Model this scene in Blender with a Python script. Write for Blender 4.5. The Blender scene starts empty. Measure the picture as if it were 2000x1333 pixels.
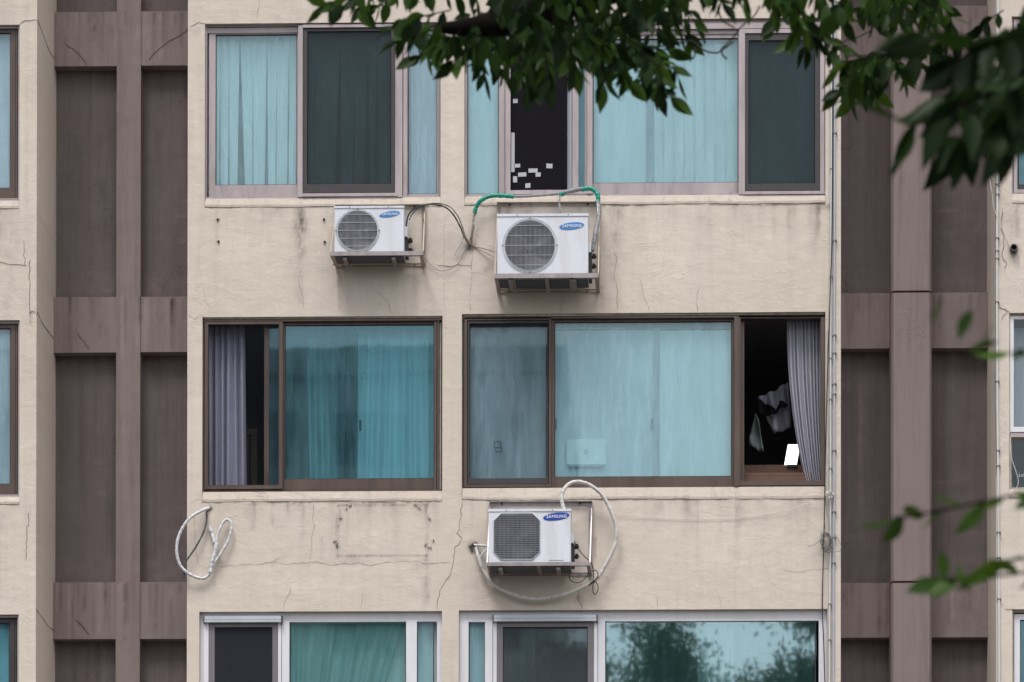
import bpy, math, random
import numpy as np
from mathutils import Vector, Matrix, Euler

random.seed(7)
RNG = np.random.default_rng(11)
SC = bpy.context.scene
COL = SC.collection
rad = math.radians

# ------------------------------------------------------------------ camera
CAMLOC = Vector((1.75, -32.0, 1.6))
CAMROT = Euler((math.pi/2 + 7.08434668e-03, -8.69806786e-04, 2.13498232e-02), 'XYZ')
FOC = 36*32/10*1.00452599
SHX, SHY = -1.05156253e-01, 9.95598997e-01
cam = bpy.data.cameras.new("camera")
cam.sensor_width = 36; cam.lens = FOC; cam.shift_x = SHX; cam.shift_y = SHY
cam.clip_start = 0.1; cam.clip_end = 2000
cam.dof.use_dof = True; cam.dof.focus_distance = 32.0; cam.dof.aperture_fstop = 15
camo = bpy.data.objects.new("camera", cam); COL.objects.link(camo)
camo.location = CAMLOC; camo.rotation_euler = CAMROT
SC.camera = camo

# ------------------------------------------------------------------ sky, sun, exposure
SUN_EL, SUN_AZ = rad(63), rad(-25)      # high, a little to the left of the camera
w = bpy.data.worlds.new("World"); SC.world = w; w.use_nodes = True
nt = w.node_tree; nt.nodes.clear()
sky = nt.nodes.new('ShaderNodeTexSky'); sky.sky_type = 'NISHITA'; sky.sun_disc = False
sky.sun_elevation = SUN_EL; sky.sun_rotation = math.pi + SUN_AZ
sky.air_density = 1.0; sky.dust_density = 4.0; sky.ozone_density = 1.0
hs = nt.nodes.new('ShaderNodeHueSaturation'); hs.inputs['Saturation'].default_value = 0.28
bg = nt.nodes.new('ShaderNodeBackground'); bg.inputs['Strength'].default_value = 0.125
wo = nt.nodes.new('ShaderNodeOutputWorld')
nt.links.new(sky.outputs[0], hs.inputs['Color']); nt.links.new(hs.outputs[0], bg.inputs[0]); nt.links.new(bg.outputs[0], wo.inputs[0])
sl = bpy.data.lights.new("sun", 'SUN'); sl.energy = 1.5; sl.angle = rad(19); sl.color = (1.0, 0.965, 0.92)
so = bpy.data.objects.new("sun", sl); COL.objects.link(so)
sd = Vector((math.sin(SUN_AZ)*math.cos(SUN_EL), -math.cos(SUN_AZ)*math.cos(SUN_EL), math.sin(SUN_EL)))
so.rotation_euler = sd.to_track_quat('Z', 'Y').to_euler(); so.location = (0, -20, 40)
SC.view_settings.view_transform = 'Standard'; SC.view_settings.look = 'None'
SC.view_settings.exposure = 0.64; SC.view_settings.gamma = 1
SC.view_settings.use_curve_mapping = False
SC.render.engine = 'CYCLES'
cy = SC.cycles
cy.max_bounces = 7; cy.diffuse_bounces = 4; cy.glossy_bounces = 3; cy.transmission_bounces = 4
cy.transparent_max_bounces = 24; cy.use_denoising = True; cy.caustics_reflective = False; cy.caustics_refractive = False
cy.sample_clamp_indirect = 6

# ------------------------------------------------------------------ pixel -> point on a plane parallel to the facade
RM = CAMROT.to_matrix()
def ray(px, py):
    x = ((px-1000)/2000 + SHX)*36/FOC
    y = ((666-py)/2000 + SHY)*36/FOC
    return RM @ Vector((x, y, -1))
def P(px, py, Y=0.0):
    d = ray(px, py); t = (Y-CAMLOC.y)/d.y
    return CAMLOC + d*t
def X(px, py, Y=0.0): return P(px, py, Y).x
def Z(py, px, Y=0.0): return P(px, py, Y).z
U = 0.005
def R4(x0, y0, x1, y1, Y):      # pixel rectangle -> X0, X1, Z0, Z1 at depth Y
    ym, xm = (y0+y1)/2, (x0+x1)/2
    return X(x0, ym, Y), X(x1, ym, Y), Z(y1, xm, Y), Z(y0, xm, Y)

# ------------------------------------------------------------------ mesh helpers
class MB:
    def __init__(s): s.v = []; s.f = []; s.m = []; s.sm = []
    def add(s, vs, fs, m=0, smooth=False):
        n = len(s.v); s.v += [tuple(v) for v in vs]
        for f in fs: s.f.append(tuple(i+n for i in f)); s.m.append(m); s.sm.append(smooth)
    def box(s, x0, x1, y0, y1, z0, z1, m=0):
        if x1 < x0: x0, x1 = x1, x0
        if y1 < y0: y0, y1 = y1, y0
        if z1 < z0: z0, z1 = z1, z0
        s.add([(x0,y0,z0),(x1,y0,z0),(x1,y1,z0),(x0,y1,z0),(x0,y0,z1),(x1,y0,z1),(x1,y1,z1),(x0,y1,z1)],
              [(0,3,2,1),(4,5,6,7),(0,1,5,4),(1,2,6,5),(2,3,7,6),(3,0,4,7)], m)
    def ring(s, x0, x1, z0, z1, l, r, b, t, y0, y1, m=0):
        s.box(x0, x0+l, y0, y1, z0, z1, m); s.box(x1-r, x1, y0, y1, z0, z1, m)
        if b > 0: s.box(x0+l, x1-r, y0, y1, z0, z0+b, m)
        if t > 0: s.box(x0+l, x1-r, y0, y1, z1-t, z1, m)
    def prism(s, prof, x0, x1, m=0):     # profile in (y,z), extruded along X
        n = len(prof)
        vs = [(x0, y, z) for y, z in prof] + [(x1, y, z) for y, z in prof]
        fs = [tuple(range(n)), tuple(range(2*n-1, n-1, -1))] + [(i, i+n, (i+1) % n+n, (i+1) % n) for i in range(n)]
        s.add(vs, fs, m)
    def bar(s, a, b, w, h, m=0):          # rectangular bar from a to b
        a = Vector(a); b = Vector(b); d = (b-a).normalized()
        up = Vector((0,0,1)) if abs(d.z) < .9 else Vector((0,1,0))
        x = d.cross(up).normalized(); y = x.cross(d).normalized()
        q = [x*w/2+y*h/2, -x*w/2+y*h/2, -x*w/2-y*h/2, x*w/2-y*h/2]
        s.add([a+k for k in q]+[b+k for k in q], [(0,1,2,3),(7,6,5,4),(0,4,5,1),(1,5,6,2),(2,6,7,3),(3,7,4,0)], m)
    def cyl(s, c, r, axis, h, n=20, m=0, r2=None):
        a = Vector(axis).normalized(); u = a.orthogonal().normalized(); v = a.cross(u)
        r2 = r if r2 is None else r2; c = Vector(c); vs = []
        for k, rr in ((0, r), (h, r2)):
            for i in range(n):
                t = 2*math.pi*i/n; vs.append(c+a*k+(u*math.cos(t)+v*math.sin(t))*rr)
        s.add(vs, [tuple(range(n-1, -1, -1)), tuple(range(n, 2*n))], m)
        s.add(vs, [(i, (i+1) % n, n+(i+1) % n, n+i) for i in range(n)], m, True)
    def tube(s, pts, r, n=8, m=0, cap=True, jit=0):
        pts = [Vector(p) for p in pts]; k = len(pts); vs = []; u = None
        for i, p in enumerate(pts):
            d = (pts[min(i+1, k-1)]-pts[max(i-1, 0)])
            d = d.normalized() if d.length > 1e-9 else Vector((0,0,1))
            if u is None: u = d.orthogonal().normalized()
            else:
                u = u-d*u.dot(d); u = u.normalized() if u.length > 1e-6 else d.orthogonal().normalized()
            v = d.cross(u); rr = r[i] if hasattr(r, '__len__') else r
            if jit: rr *= 1+random.uniform(-jit, jit)
            for j in range(n):
                t = 2*math.pi*j/n; vs.append(p+(u*math.cos(t)+v*math.sin(t))*rr)
        fs = [(i*n+j, i*n+(j+1) % n, (i+1)*n+(j+1) % n, (i+1)*n+j) for i in range(k-1) for j in range(n)]
        s.add(vs, fs, m, True)
        if cap: s.add(vs[:n], [tuple(range(n-1, -1, -1))], m); s.add(vs[-n:], [tuple(range(n))], m)
    def build(s, name, mats, parent=None, origin=None):
        if not isinstance(mats, (list, tuple)): mats = [mats]
        o0 = ORI.get(parent.name, Vector((0,0,0))) if parent is not None else (Vector(origin) if origin is not None else None)
        if o0 is None:
            a = np.array(s.v); o0 = Vector(((a[:,0].min()+a[:,0].max())/2, (a[:,1].min()+a[:,1].max())/2, a[:,2].min()))
        me = bpy.data.meshes.new(name)
        me.from_pydata([(v[0]-o0.x, v[1]-o0.y, v[2]-o0.z) for v in s.v], [], s.f)
        for m in mats: me.materials.append(m)
        me.polygons.foreach_set('material_index', s.m); me.polygons.foreach_set('use_smooth', s.sm)
        me.update()
        return link(name, me, parent, o0)
ORI = {}
def link(name, me, parent, o0):
    o = bpy.data.objects.new(name, me); COL.objects.link(o)
    if parent is not None: o.parent = parent
    else: o.location = o0
    ORI[o.name] = Vector(o0)
    return o
def tag(o, label=None, cat=None, group=None, kind=None):
    if label: o['label'] = label
    if cat: o['category'] = cat
    if group: o['group'] = group
    if kind: o['kind'] = kind
    return o
def empty(name, loc, label=None, cat=None, group=None):
    o = bpy.data.objects.new(name, None); COL.objects.link(o); o.location = loc; o.empty_display_size = .2
    ORI[o.name] = Vector(loc)
    return tag(o, label, cat, group)
def spline(pts, n=10):
    pts = [Vector(p) for p in pts]; q = [pts[0]*2-pts[1]]+pts+[pts[-1]*2-pts[-2]]; out = []
    for i in range(1, len(q)-2):
        a, b, c, d = q[i-1:i+3]
        for k in range(n):
            t = k/n
            out.append(.5*((2*b)+(c-a)*t+(2*a-5*b+4*c-d)*t*t+(3*b-a-3*c+d)*t**3))
    return out+[pts[-1]]
def pp(lst, Y=None):       # list of (px,py[,Y]) -> points
    return [P(a[0], a[1], a[2] if len(a) > 2 else Y) for a in lst]

def vn(x, z, sx, sz, seed):     # smooth value noise on arrays, -1..1
    g = np.random.default_rng(seed).uniform(-1, 1, (128, 128))
    u, v = x/sx+517.3, z/sz+311.7
    i, j = np.floor(u).astype(int), np.floor(v).astype(int); fu, fv = u-i, v-j
    fu = fu*fu*(3-2*fu); fv = fv*fv*(3-2*fv)
    a = g[i % 128, j % 128]; b = g[(i+1) % 128, j % 128]; c = g[i % 128, (j+1) % 128]; d = g[(i+1) % 128, (j+1) % 128]
    return (a*(1-fu)+b*fu)*(1-fv)+(c*(1-fu)+d*fu)*fv
def disp(x, z): return .0022*vn(x, z, .5, .35, 1)+.0011*vn(x, z, .13, .10, 2)+.0005*vn(x, z, .05, .05, 3)

# ------------------------------------------------------------------ materials
def new_mat(name):
    m = bpy.data.materials.new(name); m.use_nodes = True; t = m.node_tree; t.nodes.clear()
    out = t.nodes.new('ShaderNodeOutputMaterial')
    return m, t, out
def N(t, typ, **k):
    n = t.nodes.new(typ)
    for a, b in k.items():
        if a.startswith('i_'):
            key = a[2:].replace('_', ' ')
            n.inputs[int(key) if key.isdigit() else key].default_value = b
        else: setattr(n, a, b)
    return n
def noise(t, scale, vec=(1,1,1), detail=5, rough=.6, dist=0.0):
    tc = N(t, 'ShaderNodeTexCoord'); mp = N(t, 'ShaderNodeMapping'); mp.inputs['Scale'].default_value = vec
    t.links.new(tc.outputs['Object'], mp.inputs['Vector'])
    n = N(t, 'ShaderNodeTexNoise', i_Scale=scale, i_Detail=detail, i_Roughness=rough, i_Distortion=dist)
    t.links.new(mp.outputs[0], n.inputs['Vector'])
    return n
def ramp(t, src, a, b, ca=0.0, cb=1.0):
    r = N(t, 'ShaderNodeMapRange', i_From_Min=a, i_From_Max=b, i_To_Min=ca, i_To_Max=cb)
    t.links.new(src, r.inputs['Value']); return r.outputs[0]
def mix(t, fac, a, b, mode='MIX'):
    m = N(t, 'ShaderNodeMix', data_type='RGBA', blend_type=mode)
    for sock, v in ((0, fac), (6, a), (7, b)):
        if hasattr(v, 'is_linked') or isinstance(v, bpy.types.NodeSocket): t.links.new(v, m.inputs[sock])
        else: m.inputs[sock].default_value = v if sock == 0 else (*v, 1) if len(v) == 3 else v
    return m.outputs[2]
def mth(t, op, a, b=0.0, clamp=False):
    m = N(t, 'ShaderNodeMath', operation=op, use_clamp=clamp)
    for i, v in ((0, a), (1, b)):
        if isinstance(v, bpy.types.NodeSocket): t.links.new(v, m.inputs[i])
        else: m.inputs[i].default_value = v
    return m.outputs[0]

def plaster(name, base, dirt, streak_amt, blotch, rough=.85, bump=.5, lightc=None, patch=.5, vz=1.6):
    m, t, out = new_mat(name)
    b = N(t, 'ShaderNodeBsdfPrincipled', i_Roughness=rough)
    b.inputs['Specular IOR Level'].default_value = .25
    att = N(t, 'ShaderNodeAttribute', attribute_name='marks'); sep = N(t, 'ShaderNodeSeparateColor')
    t.links.new(att.outputs['Color'], sep.inputs[0])
    big = noise(t, .9, (1, 1, .8), 4, .55); st = noise(t, 9, (1, 1, .05), 6, .65, .3); st2 = noise(t, 30, (1, 1, .03), 3, .6)
    fine = noise(t, 55, (1,1,1), 4, .7); mid = noise(t, 7, (1,1,vz), 7, .62, .4)
    c = mix(t, ramp(t, big.outputs[0], .35, .7, 0, blotch), base, tuple(x*y for x, y in zip(base, (.93, .90, .90))))
    c = mix(t, ramp(t, mid.outputs[0], .52, .72, 0, patch), c, tuple(min(1, x*1.09) for x in base))
    c = mix(t, ramp(t, st.outputs[0], .5, .82, 0, streak_amt), c, dirt)
    c = mix(t, ramp(t, st2.outputs[0], .52, .85, 0, streak_amt*.6), c, dirt)
    fin = ramp(t, fine.outputs[0], .25, .75, .0, .10); c = mix(t, fin, c, dirt)
    lc = lightc or tuple(min(1, x*1.18) for x in base)
    c = mix(t, sep.outputs[1], c, lc)
    dk = mth(t, 'MULTIPLY', sep.outputs[0], ramp(t, mid.outputs[0], .25, .6, .55, 1.15), True)
    c = mix(t, dk, c, tuple(x*.28 for x in dirt))
    c = mix(t, sep.outputs[2], c, (.16, .06, .02))
    t.links.new(c, b.inputs['Base Color'])
    h = mth(t, 'ADD', mth(t, 'MULTIPLY', mid.outputs[0], 1.0), mth(t, 'MULTIPLY', fine.outputs[0], .22))
    # lifted paint ridges: narrow bands of a warped noise
    rg = noise(t, 2.6, (1, 1, vz*1.15), 5, .6, 1.2)
    rd = mth(t, 'ABSOLUTE', mth(t, 'SUBTRACT', rg.outputs[0], .5)); rdg = ramp(t, rd, 0, .012, 1, 0)
    gate = ramp(t, noise(t, 1.7, (1,1,1), 3).outputs[0], .5, .62)
    h = mth(t, 'ADD', h, mth(t, 'MULTIPLY', mth(t, 'MULTIPLY', rdg, gate), .35))
    bp = N(t, 'ShaderNodeBump', i_Strength=bump, i_Distance=.012)
    t.links.new(h, bp.inputs['Height']); t.links.new(bp.outputs[0], b.inputs['Normal'])
    t.links.new(b.outputs[0], out.inputs[0])
    return m

def paint(name, col, rough=.45, metal=0.0, var=.12, scale=8, vec=(1,1,1), dirt=None, dirtamt=0.0, dvec=(1,1,.15), bump=0.0, spec=.5):
    m, t, out = new_mat(name)
    b = N(t, 'ShaderNodeBsdfPrincipled', i_Roughness=rough, i_Metallic=metal); b.inputs['Specular IOR Level'].default_value = spec
    n = noise(t, scale, vec, 5)
    c = mix(t, ramp(t, n.outputs[0], .35, .7), tuple(x*(1-var) for x in col), tuple(min(1, x*(1+var*.6)) for x in col))
    if dirt:
        d = noise(t, scale*2.2, dvec, 6, .65); c = mix(t, ramp(t, d.outputs[0], .5, .75, 0, dirtamt), c, dirt)
    t.links.new(c, b.inputs['Base Color'])
    if bump:
        bp = N(t, 'ShaderNodeBump', i_Strength=bump, i_Distance=.004); t.links.new(noise(t, scale*6).outputs[0], bp.inputs['Height'])
        t.links.new(bp.outputs[0], b.inputs['Normal'])
    t.links.new(b.outputs[0], out.inputs[0])
    return m

def cloth(name, col, trans=.35, streak=0.0, sc=14, edge=None):
    m, t, out = new_mat(name)
    d = N(t, 'ShaderNodeBsdfDiffuse'); tr = N(t, 'ShaderNodeBsdfTranslucent'); mx = N(t, 'ShaderNodeMixShader', i_Fac=trans)
    n = noise(t, sc, (1, 1, .06), 5, .6, .2); n2 = noise(t, 2.0, (1,1,.6), 3)
    c = mix(t, ramp(t, n.outputs[0], .35, .75, 0, 1), col, tuple(x*(1-streak) for x in col))
    c = mix(t, ramp(t, n2.outputs[0], .4, .7, 0, streak), c, tuple(x*.75 for x in col))
    t.links.new(c, d.inputs[0]); t.links.new(c, tr.inputs[0])
    t.links.new(d.outputs[0], mx.inputs[1]); t.links.new(tr.outputs[0], mx.inputs[2]); t.links.new(mx.outputs[0], out.inputs[0])
    return m

def glass(name, tint, refl=.10, rcol=(.85, .97, 1.0), dust_veil=.06, dust_veil_col=(.55, .62, .64), rough=.02, wave=.0, stre=.5):
    m, t, out = new_mat(name)
    tr = N(t, 'ShaderNodeBsdfTransparent'); tr.inputs[0].default_value = (*[x**.5 for x in tint], 1)
    gl = N(t, 'ShaderNodeBsdfGlossy', i_Roughness=rough); gl.inputs[0].default_value = (*rcol, 1)
    df = N(t, 'ShaderNodeBsdfDiffuse'); df.inputs[0].default_value = (*dust_veil_col, 1)  # dust film, tinted pale cyan to paint extra brightness into the panes
    fr = N(t, 'ShaderNodeFresnel', i_IOR=1.45)
    f = mth(t, 'ADD', mth(t, 'MULTIPLY', fr.outputs[0], .55), refl*.5, True)
    mx = N(t, 'ShaderNodeMixShader'); t.links.new(f, mx.inputs[0]); t.links.new(tr.outputs[0], mx.inputs[1]); t.links.new(gl.outputs[0], mx.inputs[2])
    n = noise(t, 6, (1.6, 1, .25), 6, .65, .4); n2 = noise(t, 40, (1, 1, .08), 3, .6)
    dd = mth(t, 'MULTIPLY', ramp(t, n.outputs[0], .35, .75, 1-stre, 1+stre), ramp(t, n2.outputs[0], .3, .7, 1-stre*.4, 1+stre*.4))
    dd = mth(t, 'MULTIPLY', dd, dust_veil*.5, True)
    mx2 = N(t, 'ShaderNodeMixShader'); t.links.new(dd, mx2.inputs[0]); t.links.new(mx.outputs[0], mx2.inputs[1]); t.links.new(df.outputs[0], mx2.inputs[2])
    if wave:
        bp = N(t, 'ShaderNodeBump', i_Strength=wave, i_Distance=.02); t.links.new(noise(t, 2.2, (1, 1, .7), 2, .4).outputs[0], bp.inputs['Height'])
        t.links.new(bp.outputs[0], gl.inputs['Normal'])
    t.links.new(mx2.outputs[0], out.inputs[0])
    return m

def screen_mat(name, col, opac):
    m, t, out = new_mat(name)
    tr = N(t, 'ShaderNodeBsdfTransparent'); df = N(t, 'ShaderNodeBsdfDiffuse'); df.inputs[0].default_value = (*col, 1)
    mx = N(t, 'ShaderNodeMixShader')
    n = noise(t, 5, (1, 1, .3), 5, .6); t.links.new(ramp(t, n.outputs[0], .3, .75, opac-.05, opac+.06), mx.inputs[0])
    t.links.new(tr.outputs[0], mx.inputs[1]); t.links.new(df.outputs[0], mx.inputs[2]); t.links.new(mx.outputs[0], out.inputs[0])
    return m
def emit(name, col, s):
    m, t, out = new_mat(name); e = N(t, 'ShaderNodeEmission', i_Strength=s); e.inputs[0].default_value = (*col, 1)
    t.links.new(e.outputs[0], out.inputs[0]); return m

M = {}
M['cream'] = plaster('cream plaster', (.628, .563, .492), (.39, .345, .32), .30, .8, bump=.5)
M['sill'] = plaster('dirty sill plaster', (.53, .47, .41), (.26, .22, .20), .5, .9, bump=.8)
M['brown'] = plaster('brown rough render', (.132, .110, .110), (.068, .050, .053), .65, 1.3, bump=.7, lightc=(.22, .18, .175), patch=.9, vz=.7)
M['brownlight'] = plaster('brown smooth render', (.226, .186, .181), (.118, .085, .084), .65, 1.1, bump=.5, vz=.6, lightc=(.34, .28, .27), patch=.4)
M['crack'] = paint('crack', (.15, .12, .105), .95, var=.3)
M['alu'] = paint('weathered mauve aluminium', (.40, .345, .355), .5, .25, .14, 5, (1, 1, .3), (.17, .14, .14), .55)
M['brownalu'] = paint('brown anodised aluminium', (.105, .075, .062), .42, .3, .2, 5, (1, 1, .2), (.04, .03, .03), .5)
M['darkalu'] = paint('dark screen frame', (.045, .040, .044), .5, .2, .15, 6)
M['pvc'] = paint('white pvc frame', (.70, .70, .745), .35, 0, .05, 4, (1,1,.4), (.40, .39, .40), .30)
M['greyalu'] = paint('grey screen frame', (.19, .175, .19), .45, .3, .08, 6)
M['boxalu'] = paint('screen box aluminium', (.52, .55, .60), .35, .3, .06, 6)
M['gasket'] = paint('black gasket', (.012, .012, .014), .6)
M['putty'] = paint('caulk strip', (.50, .45, .38), .8, 0, .2, 12, dirt=(.12,.1,.09), dirtamt=.7)
M['glass'] = glass('pale teal glass', (.73, .955, 1.0), .10, dust_veil=.24, dust_veil_col=(.62, .90, 1.0), stre=.7)
M['glassmatte'] = glass('dusty veiled teal glass', (.78, .94, 1.0), .10, dust_veil=.28, dust_veil_col=(.54, .76, .90), stre=.9)
M['glassteal'] = glass('deep teal glass', (.54, .91, 1.0), .13, (.66, .93, 1.0), dust_veil=.15, dust_veil_col=(.32, .66, .80), wave=.025, stre=.5)
M['glassrefl'] = glass('reflective teal glass', (.68, .98, 1.0), .56, (.76, .95, 1.0), dust_veil=.08, dust_veil_col=(.35, .78, .80), wave=.02)
M['glasspale'] = glass('pale reflective glass', (.70, .97, .98), .16, (.70, .95, 1.0), dust_veil=.12, dust_veil_col=(.42, .80, .82), wave=.05)
M['glassclear'] = glass('clear glass', (.80, .86, .90), .04, dust_veil=.02)
M['screen'] = screen_mat('insect screen', (.042, .056, .063), .53)
M['screenlight'] = screen_mat('thin insect screen', (.04, .05, .055), .12)
M['screengrey'] = screen_mat('grey insect screen', (.10, .11, .125), .30)
M['screenclear'] = screen_mat('clear insect screen', (.03, .034, .04), .10)
M['screendark'] = screen_mat('dense insect screen', (.028, .031, .038), .92)
M['screenblack'] = screen_mat('black insect screen', (.014, .013, .016), .95)
M['frost'] = cloth('frosted inner pane', (.90, .92, .92), .04, .13, 7)
M['frost3'] = cloth('dim frosted inner pane', (.76, .81, .86), .05, .16, 7)
M['frost2'] = cloth('grey frosted inner pane', (.74, .78, .80), .05, .26, 7)
M['sheet'] = cloth('pale curtain', (.90, .91, .90), .08, .06, 20)
M['lav'] = cloth('lavender curtain', (.46, .46, .60), .25, .10, 30)
M['greycloth'] = cloth('grey curtain', (.52, .52, .60), .3, .08, 40)
M['dimcloth'] = cloth('dim teal curtain', (.42, .56, .55), .1, .25, 14)
M['tealcloth'] = cloth('sheer curtain', (.90, .92, .92), .15, .15, 14)
M['innerframe'] = paint('inner sash', (.38, .38, .42), .5, .1)
M['room'] = paint('room wall', (.34, .34, .38), .9)
M['roomfloor'] = paint('room floor', (.12, .08, .06), .7)
M['wood'] = paint('stained wood', (.12, .055, .03), .5, vec=(1,1,.1))
M['slab'] = paint('concrete', (.3, .28, .26), .9)
M['casing'] = paint('white enamel casing', (.66, .68, .75), .38, 0, .04, 3, (1,1,.4), (.40, .37, .34), .42)
M['acdark'] = paint('dark cavity', (.014, .013, .016), .6)
M['fan'] = paint('grey fan blade', (.055, .052, .065), .45)
M['wire'] = paint('grille wire', (.52, .54, .60), .4, 0, .06)
M['metal'] = paint('galvanised angle', (.36, .32, .325), .42, .55, .16, 9, (1,1,1), (.15, .11, .09), .5)
M['angle'] = paint('painted angle', (.36, .31, .255), .6, .15, .16, 9, (1,1,1), (.12, .09, .07), .6)
M['rust'] = paint('rusty steel', (.06, .035, .025), .8, .2, .4, 30)
M['bluel'] = paint('faded blue badge', (.045, .21, .52), .4, 0, .12, 60)
M['blued'] = paint('blue badge', (.010, .055, .36), .35)
M['whitel'] = paint('white lettering', (.80, .82, .84), .5, 0, .03)
M['black'] = paint('black rubber', (.018, .018, .020), .5)
M['darkgrey'] = paint('dark grey insulation', (.075, .075, .085), .7, bump=.3)
M['tapew'] = paint('white wrapping tape', (.62, .62, .65), .55, 0, .12, 16, (1,1,1), (.16, .15, .15), .75, (1,1,1), bump=.5)
M['tapeold'] = paint('weathered wrapping tape', (.60, .58, .56), .6, 0, .15, 14, (1,1,1), (.20, .17, .15), .6, (1,1,1), bump=.5)
M['tapeg'] = paint('green wrapping tape', (.0, .26, .18), .42, 0, .25, 20, bump=.6)
M['tapegrey'] = paint('grey wrapping tape', (.22, .22, .24), .45, 0, .3, 18, dirt=(.5, .5, .52), dirtamt=.5, dvec=(1,1,1), bump=.7)
M['tan'] = paint('tan plastic pipe', (.30, .255, .20), .6, 0, .15, 12)
M['conduit'] = paint('white conduit', (.60, .61, .62), .5, 0, .08, 3, (1,1,.2), (.28, .26, .25), .5)
M['conduitg'] = paint('grey conduit', (.40, .43, .49), .5, 0, .10, 3, (1,1,.2))
M['cableg'] = paint('grey cable', (.16, .16, .165), .6)
M['wirew'] = paint('white wire', (.62, .60, .55), .5)
M['sticker'] = paint('white tape', (.42, .43, .46), .5, 0, .1, 60, dirt=(.3, .3, .32), dirtamt=.6)
M['asphalt'] = paint('asphalt', (.055, .053, .05), .9, 0, .2, 3)
M['paving'] = paint('paving', (.15, .14, .13), .9, 0, .15, 2)
M['lit'] = emit('lit white screen', (.93, .96, 1.0), 1.6)
M['shirt'] = cloth('pale shirt', (.30, .30, .36), .2, .1, 14)
M['greenshirt'] = cloth('pale green shirt', (.20, .26, .25), .2, .1, 14)
M['darkcloth'] = cloth('black clothes', (.012, .012, .015), .0, .1, 14)
M['laptop'] = paint('silver laptop lid', (.95, .97, .96), .5)
M['laptopmark'] = paint('laptop mark', (.30, .34, .36), .5)
M['bark'] = paint('dark bark', (.012, .010, .009), .95, 0, .3, 14, bump=.8, spec=.05)
M['twig'] = paint('dry twig', (.07, .055, .055), .9)
M['oppwall'] = paint('pale apartment wall', (.68, .68, .66), .8)
M['oppwin'] = paint('dark apartment window', (.05, .07, .08), .2)

def leafmat(name, a, b, tr=.35):
    m, t, out = new_mat(name)
    att = N(t, 'ShaderNodeAttribute', attribute_name='leafcol'); sep = N(t, 'ShaderNodeSeparateColor'); t.links.new(att.outputs['Color'], sep.inputs[0])
    c = mix(t, sep.outputs[0], a, b); c2 = mix(t, sep.outputs[1], c, (.05, .018, .014))
    d = N(t, 'ShaderNodeBsdfDiffuse'); g = N(t, 'ShaderNodeBsdfGlossy', i_Roughness=.4); g.inputs[0].default_value = (.5, .55, .5, 1)
    l = N(t, 'ShaderNodeBsdfTranslucent'); mx = N(t, 'ShaderNodeMixShader', i_Fac=tr); mg = N(t, 'ShaderNodeMixShader', i_Fac=.018)
    ct = mix(t, mth(t, 'MULTIPLY', sep.outputs[0], .35), c2, (.20, .34, .03), 'MIX')
    t.links.new(c2, d.inputs[0]); t.links.new(ct, l.inputs[0]); t.links.new(d.outputs[0], mx.inputs[1]); t.links.new(l.outputs[0], mx.inputs[2])
    t.links.new(mx.outputs[0], mg.inputs[1]); t.links.new(g.outputs[0], mg.inputs[2]); t.links.new(mg.outputs[0], out.inputs[0])
    return m
M['leaf'] = leafmat('elm leaf', (.008, .020, .006), (.048, .105, .014), .32)

# ------------------------------------------------------------------ ground
g = MB(); g.add([(-150,-200,0),(150,-200,0),(150,60,0),(-150,60,0)], [(0,1,2,3)])
tag(g.build('road', M['asphalt'], origin=(0,0,0)), 'dark asphalt road surface in front of the apartment block', 'road', kind='structure')
g = MB(); g.box(-60, 60, -22, 2, -.02, .12)
tag(g.build('pavement', M['paving'], origin=(0,0,0)), 'pale paved strip along the foot of the apartment block', 'pavement', kind='structure')

# ------------------------------------------------------------------ apartment building
BLD = empty('apartment_building', (0, 0, 0), 'weathered cream and brown apartment block filling the whole view', 'building')
TOPZ = Z(-700, 1000)
VIS0, VIS1 = Z(1450, 1000), Z(-120, 1000)
D = .98      # depth of the brown recesses

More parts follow.
